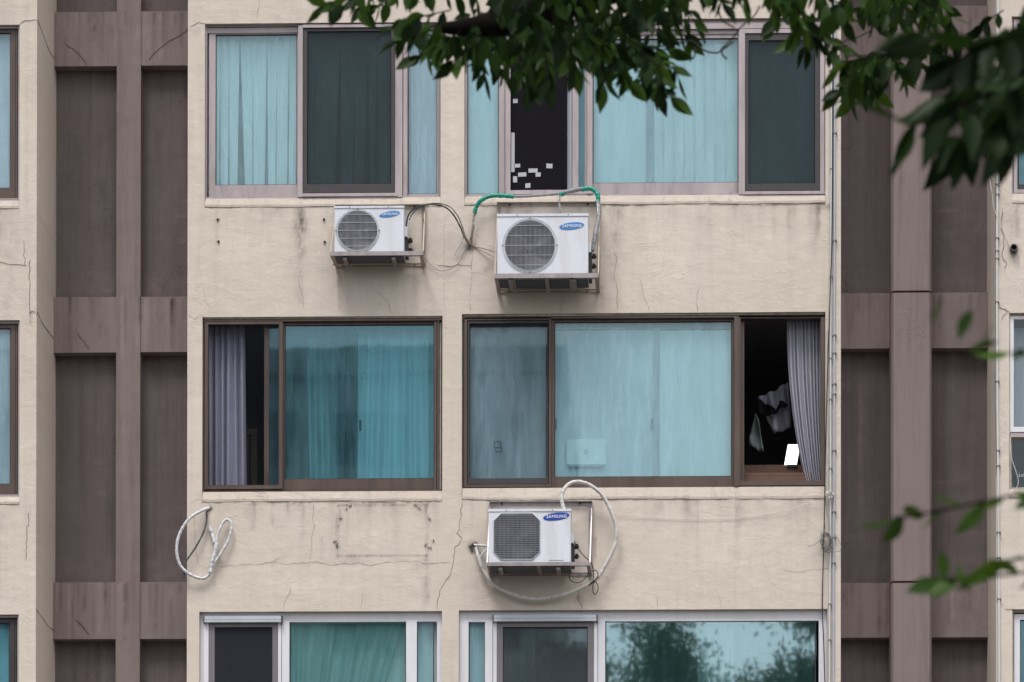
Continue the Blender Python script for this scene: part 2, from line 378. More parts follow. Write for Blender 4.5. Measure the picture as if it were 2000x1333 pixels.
def relief(name, x0, x1, z0, z1, base, rects, mat, step, marks=None, edges=(), hole_back=.16, amp=1.0, cracks=(), parent=BLD, label=None):
    def axis(a, b, extra, stepf):
        v = [a, b]+[e for e in extra if a < e < b]; v = sorted(v); out = [v[0]]
        for e in v[1:]:
            if e-out[-1] < 1e-4: continue
            p = out[-1]; st = stepf((p+e)/2, p, e)
            n = max(1, int(round((e-p)/st))); out += [p+(e-p)*(k+1)/n for k in range(n)]
        return np.array(out)
    xe = [r[0] for r in rects]+[r[1] for r in rects]; ze = [r[2] for r in rects]+[r[3] for r in rects]+[VIS0, VIS1]
    xs = axis(x0, x1, xe, lambda c, a, b: step)
    zs = axis(z0, z1, ze, lambda c, a, b: step if VIS0 < c < VIS1 else .6)
    cx, cz = (xs[1:]+xs[:-1])/2, (zs[1:]+zs[:-1])/2
    L = np.full((len(cx), len(cz)), base, float)
    for r in rects:
        s = np.ix_((cx > r[0]) & (cx < r[1]), (cz > r[2]) & (cz < r[3])); L[s] = np.nan if r[4] is None else r[4]
    nx, nz = len(xs), len(zs)
    lev = np.unique(L[~np.isnan(L)]); I, J = np.meshgrid(np.arange(nx-1), np.arange(nz-1), indexing='ij')
    keys, keep = [], []
    for k, l in enumerate(lev):
        mk = L == l; i, j = I[mk], J[mk]
        q = np.stack([(i)*nz+j, (i+1)*nz+j, (i+1)*nz+j+1, i*nz+j+1], 1)+k*nx*nz
        keep.append(q)
    q = np.concatenate(keep); uq, inv = np.unique(q, return_inverse=True); F = inv.reshape(q.shape)
    k = uq//(nx*nz); r_ = uq % (nx*nz); vx, vz = xs[r_//nz], zs[r_ % nz]
    ond = 1.0
    V = np.stack([vx, lev[k]+disp(vx, vz)*amp, vz], 1)
    nfront = len(F)
    sv, sf = [], []
    def side(xa, za, xb, zb, la, lb):
        n = len(V)+len(sv)
        for (x_, z_, l_) in ((xa, za, la), (xb, zb, la), (xb, zb, lb), (xa, za, lb)):
            sv.append((x_, l_, z_))
        sf.append((n, n+1, n+2, n+3))
    LL = np.where(np.isnan(L), hole_back, L); ish = np.isnan(L)
    for i in range(nx-2):
        for j in np.nonzero(LL[i] != LL[i+1])[0]: side(xs[i+1], zs[j], xs[i+1], zs[j+1], LL[i, j], LL[i+1, j])
    for j in range(nz-2):
        for i in np.nonzero(LL[:, j] != LL[:, j+1])[0]: side(xs[i], zs[j+1], xs[i+1], zs[j+1], LL[i, j], LL[i, j+1])
    for e in edges:
        side_i, back = e
        if side_i in 'lr':
            xi = x0 if side_i == 'l' else x1; col = 0 if side_i == 'l' else -1
            nseg = 12
            for j in range(nz-1):
                ys = np.linspace(L[col, j], back, nseg+1)
                for a in range(nseg): side(xi, zs[j], xi, zs[j+1], ys[a], ys[a+1])
    if sv:
        sv = np.array(sv); sv[:, 1] += disp(sv[:, 0], sv[:, 2])*amp
    VV = np.concatenate([V, sv]) if len(sv) else V
    # crack ribbons lie 2 mm proud of the plaster
    cv, cf, cf2 = [], [], []
    for (pts, wd) in cracks:
        pl = []
        for a, b in zip(pts[:-1], pts[1:]):
            n = max(2, int(((a[0]-b[0])**2+(a[1]-b[1])**2)**.5/.035))
            for t in range(n): pl.append((a[0]+(b[0]-a[0])*t/n+random.uniform(-.009, .009), a[1]+(b[1]-a[1])*t/n+random.uniform(-.009, .009)))
        pl.append(pts[-1]); base_n = len(VV)+len(cv)
        for i_, (x_, z_) in enumerate(pl):
            a = pl[max(i_-1, 0)]; b = pl[min(i_+1, len(pl)-1)]; dx, dz = b[0]-a[0], b[1]-a[1]; dl = (dx*dx+dz*dz)**.5+1e-9
            ww = wd*random.uniform(.35, 1.2)*(.3 if i_ in (0, len(pl)-1) else 1)/2
            y_ = base+float(disp(np.array([x_]), np.array([z_]))[0])*amp-.0022
            cv += [(x_-dz/dl*ww, y_, z_+dx/dl*ww), (x_+dz/dl*ww, y_, z_-dx/dl*ww)]
            if i_: cf.append((base_n+2*i_-2, base_n+2*i_-1, base_n+2*i_+1, base_n+2*i_))
        if wd > .003:
            base_n = len(VV)+len(cv)
            for i_, (x_, z_) in enumerate(pl):
                a = pl[max(i_-1, 0)]; b = pl[min(i_+1, len(pl)-1)]; dx, dz = b[0]-a[0], b[1]-a[1]; dl = (dx*dx+dz*dz)**.5+1e-9
                nx_, nz_ = -dz/dl, dx/dl
                if nz_ > 0 or (abs(nz_) < .3 and nx_ > 0): nx_, nz_ = -nx_, -nz_
                o1, o2 = wd*.7, wd*.7+wd*random.uniform(.3, 1.6)*(0.1 if i_ in (0, len(pl)-1) else 1)
                y_ = base+float(disp(np.array([x_]), np.array([z_]))[0])*amp
                cv += [(x_+nx_*o1, y_-.005, z_+nz_*o1), (x_+nx_*o2, y_-.0015, z_+nz_*o2)]
                if i_: cf2.append((base_n+2*i_-2, base_n+2*i_-1, base_n+2*i_+1, base_n+2*i_))
    if cv: VV = np.concatenate([VV, np.array(cv)])
    me = bpy.data.meshes.new(name)
    me.from_pydata(VV.tolist(), [], F.tolist()+sf+cf+cf2)
    me.materials.append(mat); me.materials.append(M['crack'])
    sm = np.zeros(len(me.polygons), bool); sm[:nfront] = True; me.polygons.foreach_set('use_smooth', sm)
    mi = np.zeros(len(me.polygons), int); mi[nfront+len(sf):nfront+len(sf)+len(cf)] = 1; me.polygons.foreach_set('material_index', mi)
    c = np.zeros((len(VV), 4), np.float32); c[:, 3] = 1
    if marks is not None:
        d = marks(VV[:, 0], VV[:, 2]); c[:, 0], c[:, 1], c[:, 2] = [np.clip(a, 0, 1) for a in d]
    at = me.attributes.new('marks', 'FLOAT_COLOR', 'POINT'); at.data.foreach_set('color', c.ravel())
    me.update()
    o = link(name, me, parent, Vector((0, 0, 0)))
    if label: o['label'] = label
    return o

class Marks:
    def __init__(s, Y=0.0): s.f = []; s.Y = Y
    def streak(s, px, y0, y1, hw, a, ch=0, fade=.5):
        xw = X(px, (y0+y1)/2, s.Y); zt = Z(y0, px, s.Y); zb = Z(y1, px, s.Y); s.f.append(('s', xw, zt, zb, hw*U, a, ch, fade)); return s
    def blob(s, px, py, rx, ry, a, ch=0):
        p = P(px, py, s.Y); s.f.append(('b', p.x, p.z, rx*U, ry*U, a, ch)); return s
    def line(s, x0, y0, x1, y1, hw, a, ch=0):
        p, q = P(x0, y0, s.Y), P(x1, y1, s.Y); s.f.append(('l', p.x, p.z, q.x, q.z, hw*U, a, ch)); return s
    def __call__(s, x, z):
        out = [np.zeros_like(x) for _ in range(3)]
        wob = .02*vn(x*0, z, .3, .25, 9)+.006*vn(x*0, z, .08, .07, 8); gr = .65+.5*vn(x, z, .06, .12, 21)+.35*vn(x, z, .02, .05, 22)
        for f in s.f:
            if f[0] == 's':
                _, xw, zt, zb, hw, a, ch, fade = f
                t = np.clip((zt-z)/(zt-zb), 0, 1); ins = ((z < zt+.01) & (z > zb)).astype(float)
                w_ = hw*(1+.35*vn(x*0, z, .2, .15, int(abs(xw)*100) % 97))
                v = a*np.exp(-((x-xw-wob*.35)/w_)**2)*ins*(1-fade*t)*np.clip((1-t)*6, 0, 1)
            elif f[0] == 'b':
                _, bx, bz, rx, rz, a, ch = f
                v = a*np.exp(-(((x-bx)/rx)**2+((z-bz)/rz)**2)**1.5)
            else:
                _, ax, az, bx, bz, hw, a, ch = f
                dx, dz = bx-ax, bz-az; l2 = dx*dx+dz*dz; t = np.clip(((x-ax)*dx+(z-az)*dz)/l2, 0, 1)
                v = a*np.exp(-(((x-ax-t*dx)**2+(z-az-t*dz)**2)**.5/hw)**2)
            out[ch] += v*np.clip(gr, .1, 1.3)
        return out
def cw(pts, Y=0.0):
    return [(P(a, b, Y).x, P(a, b, Y).z) for a, b in pts]

# ---- window openings in the cream face: (x0, y_top, x1, y_frame_bottom, y_sill_edge) in photograph pixels
OPEN = {
 'W1': (400, 44.5, 861, 388, 404), 'W2': (907, 37, 1612, 383, 399),
 'W3': (395, 618, 864, 961, 979), 'W4': (902, 611, 1612, 953, 975),
 'W5': (389, 1194, 863, 1535, 1552), 'W6': (896, 1190.5, 1616, 1529, 1546),
 'WL1': (-500, 48, 38, 392, 408), 'WL2': (-500, 625, 38, 970, 985), 'WL3': (-500, 1200, 36, 1540, 1556),
 'WR1': (1976, 32, 2500, 380, 397), 'WR2': (1971, 611, 2500, 957, 972), 'WR3': (1977, 1190, 2500, 1528, 1545),
}
def holes(keys):
    r = []
    for k in keys:
        x0, y0, x1, yb, ys = OPEN[k]; r.append((X(x0, (y0+yb)/2), X(x1, (y0+yb)/2), Z(ys, (x0+x1)/2 if k[1] not in 'LR' else (x0 if k[1] == 'R' else x1)), Z(y0, (x0+x1)/2 if k[1] not in 'LR' else (x0 if k[1] == 'R' else x1)), None))
    return r

mk = Marks()
rs = random.Random(3)
for (a, b, y0, ln, n) in ((402, 862, 404, 110, 46), (907, 1612, 400, 130, 70), (400, 862, 980, 120, 50), (905, 1612, 976, 110, 70), (376, 1640, -180, 215, 90)):
    for i in range(n):
        x = rs.uniform(a, b); l = ln*rs.uniform(.15, 1.0)**1.4+12
        mk.streak(x, y0, y0+l, rs.uniform(2.5, 11), rs.uniform(.04, .17), 0, .7)
mk.streak(588, 402, 525, 6, .8, fade=.4).streak(586, 430, 610, 14, .28, fade=.3).streak(578, 404, 470, 6, .35)
mk.streak(664, 515, 620, 4, .35).streak(811, 515, 615, 4, .22).streak(1200, 400, 620, 12, .30, fade=.3).streak(1178, 480, 612, 5, .25)
mk.streak(1598, 392, 470, 5, .6).streak(1590, 392, 520, 10, .25).streak(1175, 560, 612, 4, .3)
mk.streak(1362, 980, 1130, 3, .30).streak(1440, 980, 1100, 6, .25).streak(592, 980, 1060, 4, .30).streak(495, 978, 1040, 4, .45).streak(532, 978, 1030, 4, .4).streak(563, 980, 1010, 3, .4).streak(630, 1050, 1095, 4, .4)
mk.streak(830, 1095, 1190, 7, .4).streak(836, 1120, 1190, 3, .3)
for (a, b, c, d) in ((662, 987, 833, 987), (659, 987, 659, 1088), (834, 985, 834, 1092), (660, 1085, 834, 1085)): mk.line(a, b, c, d, 2.4, .6)
mk.line(656, 1090, 700, 1092, 6, .2).blob(680, 1100, 40, 5, .2).blob(822, 1110, 18, 14, .22)
mk.blob(925, 1068, 12, 12, .9).blob(919, 480, 11, 11, .9).blob(911, 545, 25, 18, .15).blob(952, 525, 12, 8, .35).blob(408, 992, 7, 5, .8)
mk.streak(1162, 1052, 1095, 2.0, .9, 2, .6).streak(664, 995, 1030, 3, .35).blob(1131, 1172, 10, 8, .5)
for x in (424, 427): mk.blob(x, 430 if x == 427 else 472, 3, 3, .8)
mk.blob(1617, 404, 18, 6, .5).blob(1500, 392, 90, 4, .25).blob(500, 985, 90, 3, .25).blob(1000, 958, 90, 4, .7).blob(1250, 957, 140, 3.5, .6).blob(480, 965, 110, 3, .6).blob(1560, 957, 50, 4, .5)
mk.blob(380, 60, 12, 8, .25).blob(930, 965, 30, 3, .6)
mk.blob(740, 470, 260, 60, .0)
for (px, py, rx, ry, a) in ((480, 470, 70, 40, .35), (720, 560, 100, 26, .25), (1300, 500, 60, 70, .4), (1500, 480, 80, 40, .35), (1450, 1060, 110, 60, .3), (600, 1140, 120, 30, .25), (750, 1040, 60, 40, .35), (384, 300, 8, 200, .3), (885, 250, 10, 160, .3), (384, 800, 8, 160, .3)):
    mk.blob(px, py, rx, ry, a, 1)
C = []
def cr(pts, wd=.0055): C.append((cw(pts), wd*.5))
cr([(587,520),(584,545),(591,580),(592,602)]); cr([(733,568),(752,583),(760,592),(761,606),(766,612)], .006)
cr([(922,490),(921,530),(921,560),(917,590),(918,612)]); cr([(922,532),(940,535),(955,541)]); cr([(857,516),(880,519),(905,517),(921,518)], .007); cr([(838,517),(857,516)], .004)
cr([(1195,480),(1204,505),(1200,530),(1205,570),(1206,612)]); cr([(1250,545),(1256,575),(1265,598),(1268,612)], .006); cr([(1100,575),(1097,612)]); cr([(596,430),(599,450)],.003)
cr([(500,-20),(506,10),(501,40)]); cr([(372,50),(388,44),(400,45)], .007); cr([(362,613),(380,622),(400,618)], .006); cr([(393,975),(370,985)]); cr([(388,520),(400,575),(411,610)], .003)
cr([(430,1105),(500,1103),(530,1098),(560,1102),(590,1100),(620,1097),(650,1103),(700,1100),(720,1106),(760,1098),(810,1096),(830,1100),(880,1099)], .006)
cr([(613,985),(611,1020),(615,1030),(607,1050),(609,1075),(604,1100)], .006); cr([(567,1145),(565,1160),(556,1175),(554,1192)], .006); cr([(710,1155),(709,1170),(703,1190)], .006)
cr([(902,980),(900,1005),(894,1040),(901,1052),(896,1064),(889,1070),(886,1100),(880,1120),(862,1145),(855,1170),(854,1190)], .0075)
cr([(381,1000),(380,1040),(383,1085),(390,1103),(403,1110),(430,1105)], .005); cr([(527,1090),(530,1098),(545,1088),(530,1108)], .004)
cr([(1136,1140),(1130,1160),(1131,1172),(1137,1190)], .008); cr([(1285,1165),(1283,1190)]); cr([(1520,1111),(1560,1117),(1590,1112),(1625,1110)], .005); cr([(1402,1150),(1408,1190)],.003)
cr([(1365,560),(1359,590),(1362,610)]); cr([(868,610),(868,420)], .003); cr([(872,395),(866,410)], .005)
for (a, b, y0, y1) in ((402, 862, 405, 403), (908, 1612, 402, 398), (398, 862, 981, 979), (905, 1612, 978, 974)):
    x = a
    while x < b:
        l = rs.uniform(15, 90); 
        if rs.random() < .72: cr([(x, y0+(y1-y0)*(x-a)/(b-a)), (min(b, x+l), y0+(y1-y0)*(x+l-a)/(b-a)+rs.uniform(-1.5, 1.5))], rs.uniform(.004, .009))
        x += l+rs.uniform(2, 12)
zt, zb = TOPZ, 0.0
relief('wall', X(366, 667), X(1642.3, 667), zb, zt, 0.0, holes(['W1','W2','W3','W4','W5','W6']), M['cream'], .02, mk, (('l', D+.02), ('r', D+.02)), cracks=C, label='cracked cream plaster wall between the two brown recesses')
mkl = Marks(); 
for i in range(40): mkl.streak(rs.uniform(-60, 100), rs.choice([408, 985, -150]), rs.choice([480, 560, 1080, 1180]), rs.uniform(2, 8), rs.uniform(.05, .2))
mkl.blob(50, 45, 20, 12, .3, 1).blob(10, 250, 40, 100, .3, 1).streak(60, 610, 635, 2, .8)
CL = [(cw([(58,505),(57,580),(60,608),(70,610)]), .005), (cw([(38,47),(50,40),(72,38)]), .006), (cw([(56,1000),(52,1060),(50,1095)]), .004), (cw([(0,512),(50,520),(45,470)]), .004)]
relief('wall', X(-520, 667), X(71.2, 667), zb, zt, 0.0, holes(['WL1','WL2','WL3']), M['cream'], .02, mkl, (('r', D+.02),), cracks=CL, label='cream plaster wall at the left edge of the view')
mkr = Marks(); mkr.streak(1987, 400, 470, 5, .5).streak(1975, 400, 520, 10, .2).blob(1981, 490, 12, 12, .8).streak(1988, 500, 530, 2, .8).streak(1953, 220, 300, 4, .4)
for i in range(30): mkr.streak(rs.uniform(1950, 2300), rs.choice([400, 972]), rs.choice([480, 560, 1080, 1180]), rs.uniform(2, 8), rs.uniform(.05, .2))
CR = [(cw([(1957,408),(1957,440),(1961,470),(1957,500),(1966,512),(1963,525)]), .006), (cw([(1952,600),(1962,605),(1972,609)]), .007), (cw([(1966,608),(1955,625)]), .004), (cw([(1963,1188),(1985,1190)]), .006)]
relief('wall', X(1945.5, 667), X(2500, 667), zb, zt, 0.0, holes(['WR1','WR2','WR3']), M['cream'], .02, mkr, (('l', D+.02),), cracks=CR, label='cream plaster wall at the right edge of the view')

# ---- brown recesses
def zr(px, y0, y1, Y): return Z(y1, px, Y), Z(y0, px, Y)
def brown(x0, x1, beams, posts, tall, Ys, label, seed):
    PB = Ys[0]; PBE = Ys[1]
    xa, xb = X(x0, 667, PB)-.1, X(x1, 667, PB)+.1
    m = Marks(PB); r2 = random.Random(seed)
    mb_ = Marks(PBE)
    for (y0, y1) in beams:
        for i in range(46):
            x = r2.uniform(x0, x1); mb_.streak(x, y0+2, y0+(y1-y0)*r2.uniform(.3, 1.2), r2.uniform(1, 3.5), r2.uniform(.15, .55), r2.choice([0, 0, 1]), .3)
            m.streak(x, y1+8, y1+r2.uniform(60, 330), r2.uniform(1, 4), r2.uniform(.06, .25), r2.choice([0, 1]), .5)
        m.blob((x0+x1)/2, y0-25, 120, 22, .25, 1)
        for i in range(9): m.blob(r2.uniform(x0, x1), r2.uniform(y0-200, y0-10), r2.uniform(8, 40), r2.uniform(2, 7), r2.uniform(.15, .4), 1)
    if seed == 5: m.streak(1683, 690, 1110, 5, .55, 1, .3).streak(1683, 690, 740, 8, .5, 0).streak(1862, 690, 1140, 1.5, .35, 1).streak(1871, 690, 800, 1.2, .3, 1)
    cra = []
    for (y0, y1) in beams:
        for i in range(2):
            x = r2.uniform(x0+20, x1-20); y = y1+r2.uniform(150, 350); cra.append((cw([(x-40, y+r2.uniform(-6, 6)), (x, y), (x+r2.uniform(10, 50), y+r2.uniform(-6, 6))], PB), .003))
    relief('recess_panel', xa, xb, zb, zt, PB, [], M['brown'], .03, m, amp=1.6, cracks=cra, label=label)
    rects = []
    for (y0, y1) in beams:
        a, b = zr((x0+x1)/2, y0, y1, PBE); rects.append((a, b))
    for i, (a, b) in enumerate(rects):
        cc = []
        if seed == 4:
            if i == 1: cc = [(cw([(368,58),(345,72),(330,80),(305,100),(290,118)], PBE), .007), (cw([(128,85),(150,100),(168,120),(167,128)], PBE), .006), (cw([(232,28),(250,30),(262,34)], PBE), .005)]
            else: cc = [(cw([(150, 650 if i == 2 else 1210), (175, 682 if i == 2 else 1240)], PBE), .005)]
        brect(xa, xb, a, b, PBE, PB+.03, mb_, cc)
    for (px0, px1, Yp, ch) in posts:
        post(px0, px1, Yp, PB+.03, ch, mb_, beams)
def brect(xa, xb, a, b, y0, y1, marks, cr_):
    # a beam: gridded front, flat under and upper faces
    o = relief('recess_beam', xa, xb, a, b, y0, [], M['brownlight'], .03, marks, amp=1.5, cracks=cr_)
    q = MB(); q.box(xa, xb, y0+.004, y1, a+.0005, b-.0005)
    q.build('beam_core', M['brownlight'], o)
def post(px0, px1, Yp, y1, ch, marks, beams):
    xa, xb = X(px0, 667, Yp), X(px1, 667, Yp)
    if ch == 0:
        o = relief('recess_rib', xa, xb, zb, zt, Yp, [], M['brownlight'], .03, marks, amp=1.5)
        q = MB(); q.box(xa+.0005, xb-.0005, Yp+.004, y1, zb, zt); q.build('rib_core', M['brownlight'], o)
    else:
        q = MB(); c = ch*U
        gz = sorted([Z(p, (px0+px1)/2, Yp) for p in (-6, 569.5, 1136.5)]); segs = []; z = zb
        for gzv in gz: segs.append((z, gzv-.011)); z = gzv+.011
        segs.append((z, zt))
        for (a, b) in segs:
            prof = [(xa, y1), (xa, Yp+c*1.5), (xa+c, Yp), (xb-c, Yp), (xb, Yp+c*1.5), (xb, y1)]
            vs = [(x, y, a) for x, y in prof]+[(x, y, b) for x, y in prof]; n = 6
            q.add(vs, [tuple(range(n-1, -1, -1)), tuple(range(n, 2*n))]+[(i, (i+1) % n, n+(i+1) % n, n+i) for i in range(n-1)])
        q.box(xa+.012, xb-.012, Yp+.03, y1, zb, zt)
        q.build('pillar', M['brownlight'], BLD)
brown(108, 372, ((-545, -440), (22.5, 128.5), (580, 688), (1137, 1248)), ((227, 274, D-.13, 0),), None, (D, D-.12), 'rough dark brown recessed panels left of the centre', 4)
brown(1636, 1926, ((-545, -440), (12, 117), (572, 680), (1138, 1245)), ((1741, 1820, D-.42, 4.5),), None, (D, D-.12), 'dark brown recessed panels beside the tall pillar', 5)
# diagonal cracks on the left return, with bare wire hanging in the corner
for pts in ([(72,38,.01),(85,68,.3),(96,98,.6),(107,118,.93)], [(72,608,.01),(84,632,.3),(95,648,.6),(105,664,.93)], [(68,1190,.01),(80,1208,.35),(92,1222,.6),(101,1232,.93)]):
    xw = X(71.2, 667); q = MB()
    q.tube([(xw+.0005, p.y, p.z) for p in spline([Vector((0, a[2], Z(a[1], a[0], a[2]))) for a in pts], 6)], .0035, 5, jit=.4); q.build('crack', M['crack'], BLD)
q = MB(); q.box(X(-520, 667)+.01, X(2500, 667)-.01, 3.6, 10, 0, zt-.002)
for xx in (X(-520, 667)+.01, X(2500, 667)-.06): q.box(xx, xx+.05, .02, 3.59, 0, zt-.002)
q.build('building_core', M['slab'], BLD)
q = MB(); q.box(X(-520, 667)-.2, X(2500, 667)+.2, -.12, D+9.2, zt+.001, zt+.35); q.build('roof', M['slab'], BLD)

# ------------------------------------------------------------------ windows
def setback(k, mat=None):
    x0, y0, x1, yb, ys = OPEN[k]; xm = (x0+x1)/2 if k[1] not in 'LR' else (x0 if k[1] == 'R' else x1)
    return X(x0, (y0+yb)/2), X(x1, (y0+yb)/2), Z(yb, xm, .05), Z(y0, xm), Z(ys, xm)
def sill(k, parent):
    a, b, zf, zt_, zs = setback(k)
    q = MB(); n = max(8, int((b-a)/.08)); xs = np.linspace(a+.002, b-.002, n+1)
    for i in range(n):
        pr = []
        for x in (xs[i], xs[i+1]):
            d0, d1 = [float(v) for v in (.003*vn(np.array([x]), np.array([zs]), .11, 1, 31), .005*vn(np.array([x]), np.array([zs]), .17, 1, 32))]
            pr.append([(x, .14, zf-.002), (x, .022, zf-.002), (x, -.005+d0, zs+.024+d1), (x, -.005+d0, zs+.001+d1), (x, .14, zs+.001)])
        vs = pr[0]+pr[1]; q.add(vs, [(k_, k_+5, (k_+1) % 5+5, (k_+1) % 5) for k_ in range(5)], 0, False)
        if i in (0,): q.add(pr[0], [(0,1,2,3,4)])
        if i == n-1: q.add(pr[1], [(4,3,2,1,0)])
    return q.build('sill', M['sill'], parent)
ROOMS = []
def room(k, depth=3.0, x0=None, x1=None, ext=.35):
    a, b, zf, zt_, zs = setback(k)
    q = MB(); y0, y1 = .165, .165+depth; A, B, z0, z1 = a-ext, b+ext, zf-.55, zt_+.25
    lo, hi = (X(366, 667), X(1642.3, 667)) if k[1] not in 'LR' else ((X(-520, 667), X(71.2, 667)) if k[1] == 'L' else (X(1945.5, 667), X(2500, 667)))
    A, B = max(A, lo+.03), min(B, hi-.03)
    if k in ('W1', 'W3', 'W5'): B = min(B, X(882, 667))
    if k in ('W2', 'W4', 'W6'): A = max(A, X(886, 667))
    y1 = min(y1, D+8)
    q.add([(A,y0,z0),(B,y0,z0),(B,y1,z0),(A,y1,z0),(A,y0,z1),(B,y0,z1),(B,y1,z1),(A,y1,z1)], [(4,7,6,5),(3,2,6,7),(0,3,7,4),(2,1,5,6)])
    q.add([(A,y0,z0),(B,y0,z0),(B,y1,z0),(A,y1,z0)], [(0,1,2,3)], 1)
    q.add([(A,y0,z0),(B,y0,z0),(B,y0,zs),(A,y0,zs),(A,y0,zt_),(B,y0,zt_),(B,y0,z1),(A,y0,z1),(a,y0,zs),(a,y0,zt_),(b,y0,zs),(b,y0,zt_)],
          [(0,1,2,3),(4,5,6,7),(3,8,9,4),(10,2,5,11)])
    q.build('room', [M['room'], M['roomfloor']], BLD)
def hole_in_core(): pass

def sash(win, x0, y0, x1, y1, l, t, r, b, Yf, Yb, mat, gmat, gy=None, name='sash', gname='glass_pane', gask=True):
    """A framed pane given by its outer rectangle in photograph pixels and its four bar widths."""
    a, c, z0, z1 = R4(x0, y0, x1, y1, Yf); l, t, r, b = [v*U for v in (l, t, r, b)]
    q = MB(); q.ring(a, c, z0, z1, l, r, b, t, Yf, Yb)
    e = .004                                  # thin inner bead, set back
    q.ring(a+l, c-r, z0+b, z1-t, e*1.6, e*1.6, e*1.6, e*1.6, Yf+.008, Yb-.004, 1)
    o = q.build(name, [mat, M['gasket'] if gask else mat], win)
    if gmat is not None:
        gy = (Yf+Yb)/2 if gy is None else gy
        g_ = MB(); g_.box(a+l+.001, c-r-.001, gy, gy+.005, z0+b+.001, z1-t-.001); g_.build(gname, gmat, win)
    return (a+l, c-r, z0+b, z1-t)
def outer(k, mat, l, r, b, t, Yf=.035, Yb=.15, label=None, rails=True):
    a, c, zf, zt_, zs = setback(k); q = MB()
    q.ring(a+.002, c-.002, zf, zt_-.002, l*U, r*U, b*U, t*U, Yf, Yb, 0)
    if rails:   # running tracks along the sill and head
        for yy in (Yf+.028, Yf+.062): q.box(a+l*U, c-r*U, yy, yy+.004, zf+b*U, zf+b*U+.012)
        q.box(a+.002, c-.002, Yf-.012, Yf, zf-.001, zf+.012, 0)
        q.box(a+.002, a+.012, Yf-.008, Yf, zf+.013, zt_-.004, 0); q.box(c-.012, c-.002, Yf-.008, Yf, zf+.013, zt_-.004, 0)
    o = q.build('window', mat, BLD)
    if label: o['label'] = label
    sill(k, o)
    return o
def bars(win, name, lst, mat):
    for (x0, y0, x1, y1, Yf, Yb) in lst:
        q = MB(); a, b, z0, z1 = R4(x0, y0, x1, y1, Yf); q.box(a, b, Yf, Yb, z0, z1); q.build(name, mat, win)
def pane(win, x0, y0, x1, y1, Y, mat, name='glass_pane', th=.005):
    a, b, z0, z1 = R4(x0, y0, x1, y1, Y); q = MB(); q.box(a, b, Y, Y+th, z0, z1); return q.build(name, mat, win)

# curtains ----------------------------------------------------------
def curtain(name, tl, tr, bl, br, y0, y1, Y, folds, amp, mat, label, seed=1, parent=None, curve=0.0, gather=.35, nx=None, cat='curtain', group=None):
    """tl, tr: left and right pixel at the top edge y0; bl, br at the bottom edge y1."""
    r3 = random.Random(seed); nx = nx or int(folds*14); nz = 36; ph = [r3.uniform(0, 6.28) for _ in range(8)]; vs = []
    for j in range(nz+1):
        t = j/nz; tt = t**(1+curve); l = tl+(bl-tl)*tt; r = tr+(br-tr)*tt; y = y0+(y1-y0)*t
        for i in range(nx+1):
            u = i/nx; s = u+.012*math.sin(u*23+ph[0])+.02*math.sin(u*9+ph[1])*t
            a = amp*(gather+(1-gather)*min(1, t*2.5+.25))
            yy = Y+a*(math.sin(2*math.pi*folds*s+ph[2]+.5*math.sin(t*2+ph[3]))+.35*math.sin(2*math.pi*folds*.53*s+ph[4]+t))
            p = P(l+(r-l)*u, y, Y); vs.append((p.x, yy, p.z))
    fs = [(j*(nx+1)+i, j*(nx+1)+i+1, (j+1)*(nx+1)+i+1, (j+1)*(nx+1)+i) for j in range(nz) for i in range(nx)]
    q = MB(); q.add(vs, fs, 0, True); o = q.build(name, mat, parent)
    if parent is None: tag(o, label, cat, group)
    sol = o.modifiers.new('thickness', 'SOLIDIFY'); sol.thickness = .002
    return o

# ---- W1: top left, mauve aluminium
w1 = outer('W1', M['alu'], 3, 3, 3, 3, label='mauve aluminium sliding window at upper left with dark screen')
bars(w1, 'head_rail', [(403, 54, 582, 64, .045, .12)], M['alu'])
sash(w1, 408, 64, 583, 385, 13, 3, 3, 24, .055, .085, M['alu'], M['glass'])
bars(w1, 'mullion', [(582, 49, 591, 384.5, .012, .10)], M['alu'])
bars(w1, 'screen_rail', [(591, 47, 776, 53, .008, .10), (590, 377, 777, 383, .005, .10)], M['alu'])
sash(w1, 591, 53.5, 772, 376, 9, 7, 8, 17, .022, .045, M['darkalu'], M['screen'], .03, name='insect_screen', gname='screen_mesh')
sash(w1, 596, 60, 776, 378, 3, 3, 3, 3, .07, .10, M['alu'], M['glass'])
bars(w1, 'mullion', [(772, 50, 786, 385, .012, .10), (787.5, 50, 795, 385, .025, .10)], M['alu'])
sash(w1, 795, 50, 857, 384, 2, 8, 3, 5, .07, .10, M['alu'], M['glassmatte'])
room('W1')
def strips(bounds, y0, y1, Y, mat, name, label, seed, ybulge=.012):
    o = empty(name, P((bounds[0][0]+bounds[-1][0])/2, y1, Y), label, 'curtain')
    for i in range(len(bounds)-1):
        a, b = bounds[i], bounds[i+1]
        tl, tr, bl, br = a[0], b[0]+.5, a[1]+a[2]/2, b[1]-b[2]/2
        curtain('curtain_fold', tl, tr, bl, br, y0, y1, Y+.006*(i % 2), 1.3, ybulge*.5, mat, None, seed+i, parent=o, nx=12, gather=.2)
    return o
strips([(400,400,0),(430,429,4),(447,447,3),(468,471,15),(494,494,2),(522,520,7),(541,539,2),(565,562,3),(592,590,2)], 50, 378, .15, M['sheet'], 'curtain', 'pale pleated curtain with two dark gaps behind the upper left pane', 1)
strips([(592,592,0),(614,612,2),(665,660,13),(694,690,3),(718,717,14),(738,735,13),(765,763,2),(800,800,0)], 50, 372, .15, M['sheet'], 'curtain', 'pleated curtain seen dim through the dark screen of the upper left window', 20)
q = MB(); a, b, z0, z1 = R4(802, 40, 880, 395, .14); q.box(a, b, .14, .146, z0, z1); q.build('frosted_pane', M['frost2'], w1)
bars(w1, 'inner_sash', [(796, 45, 803, 392, .125, .15)], M['innerframe'])

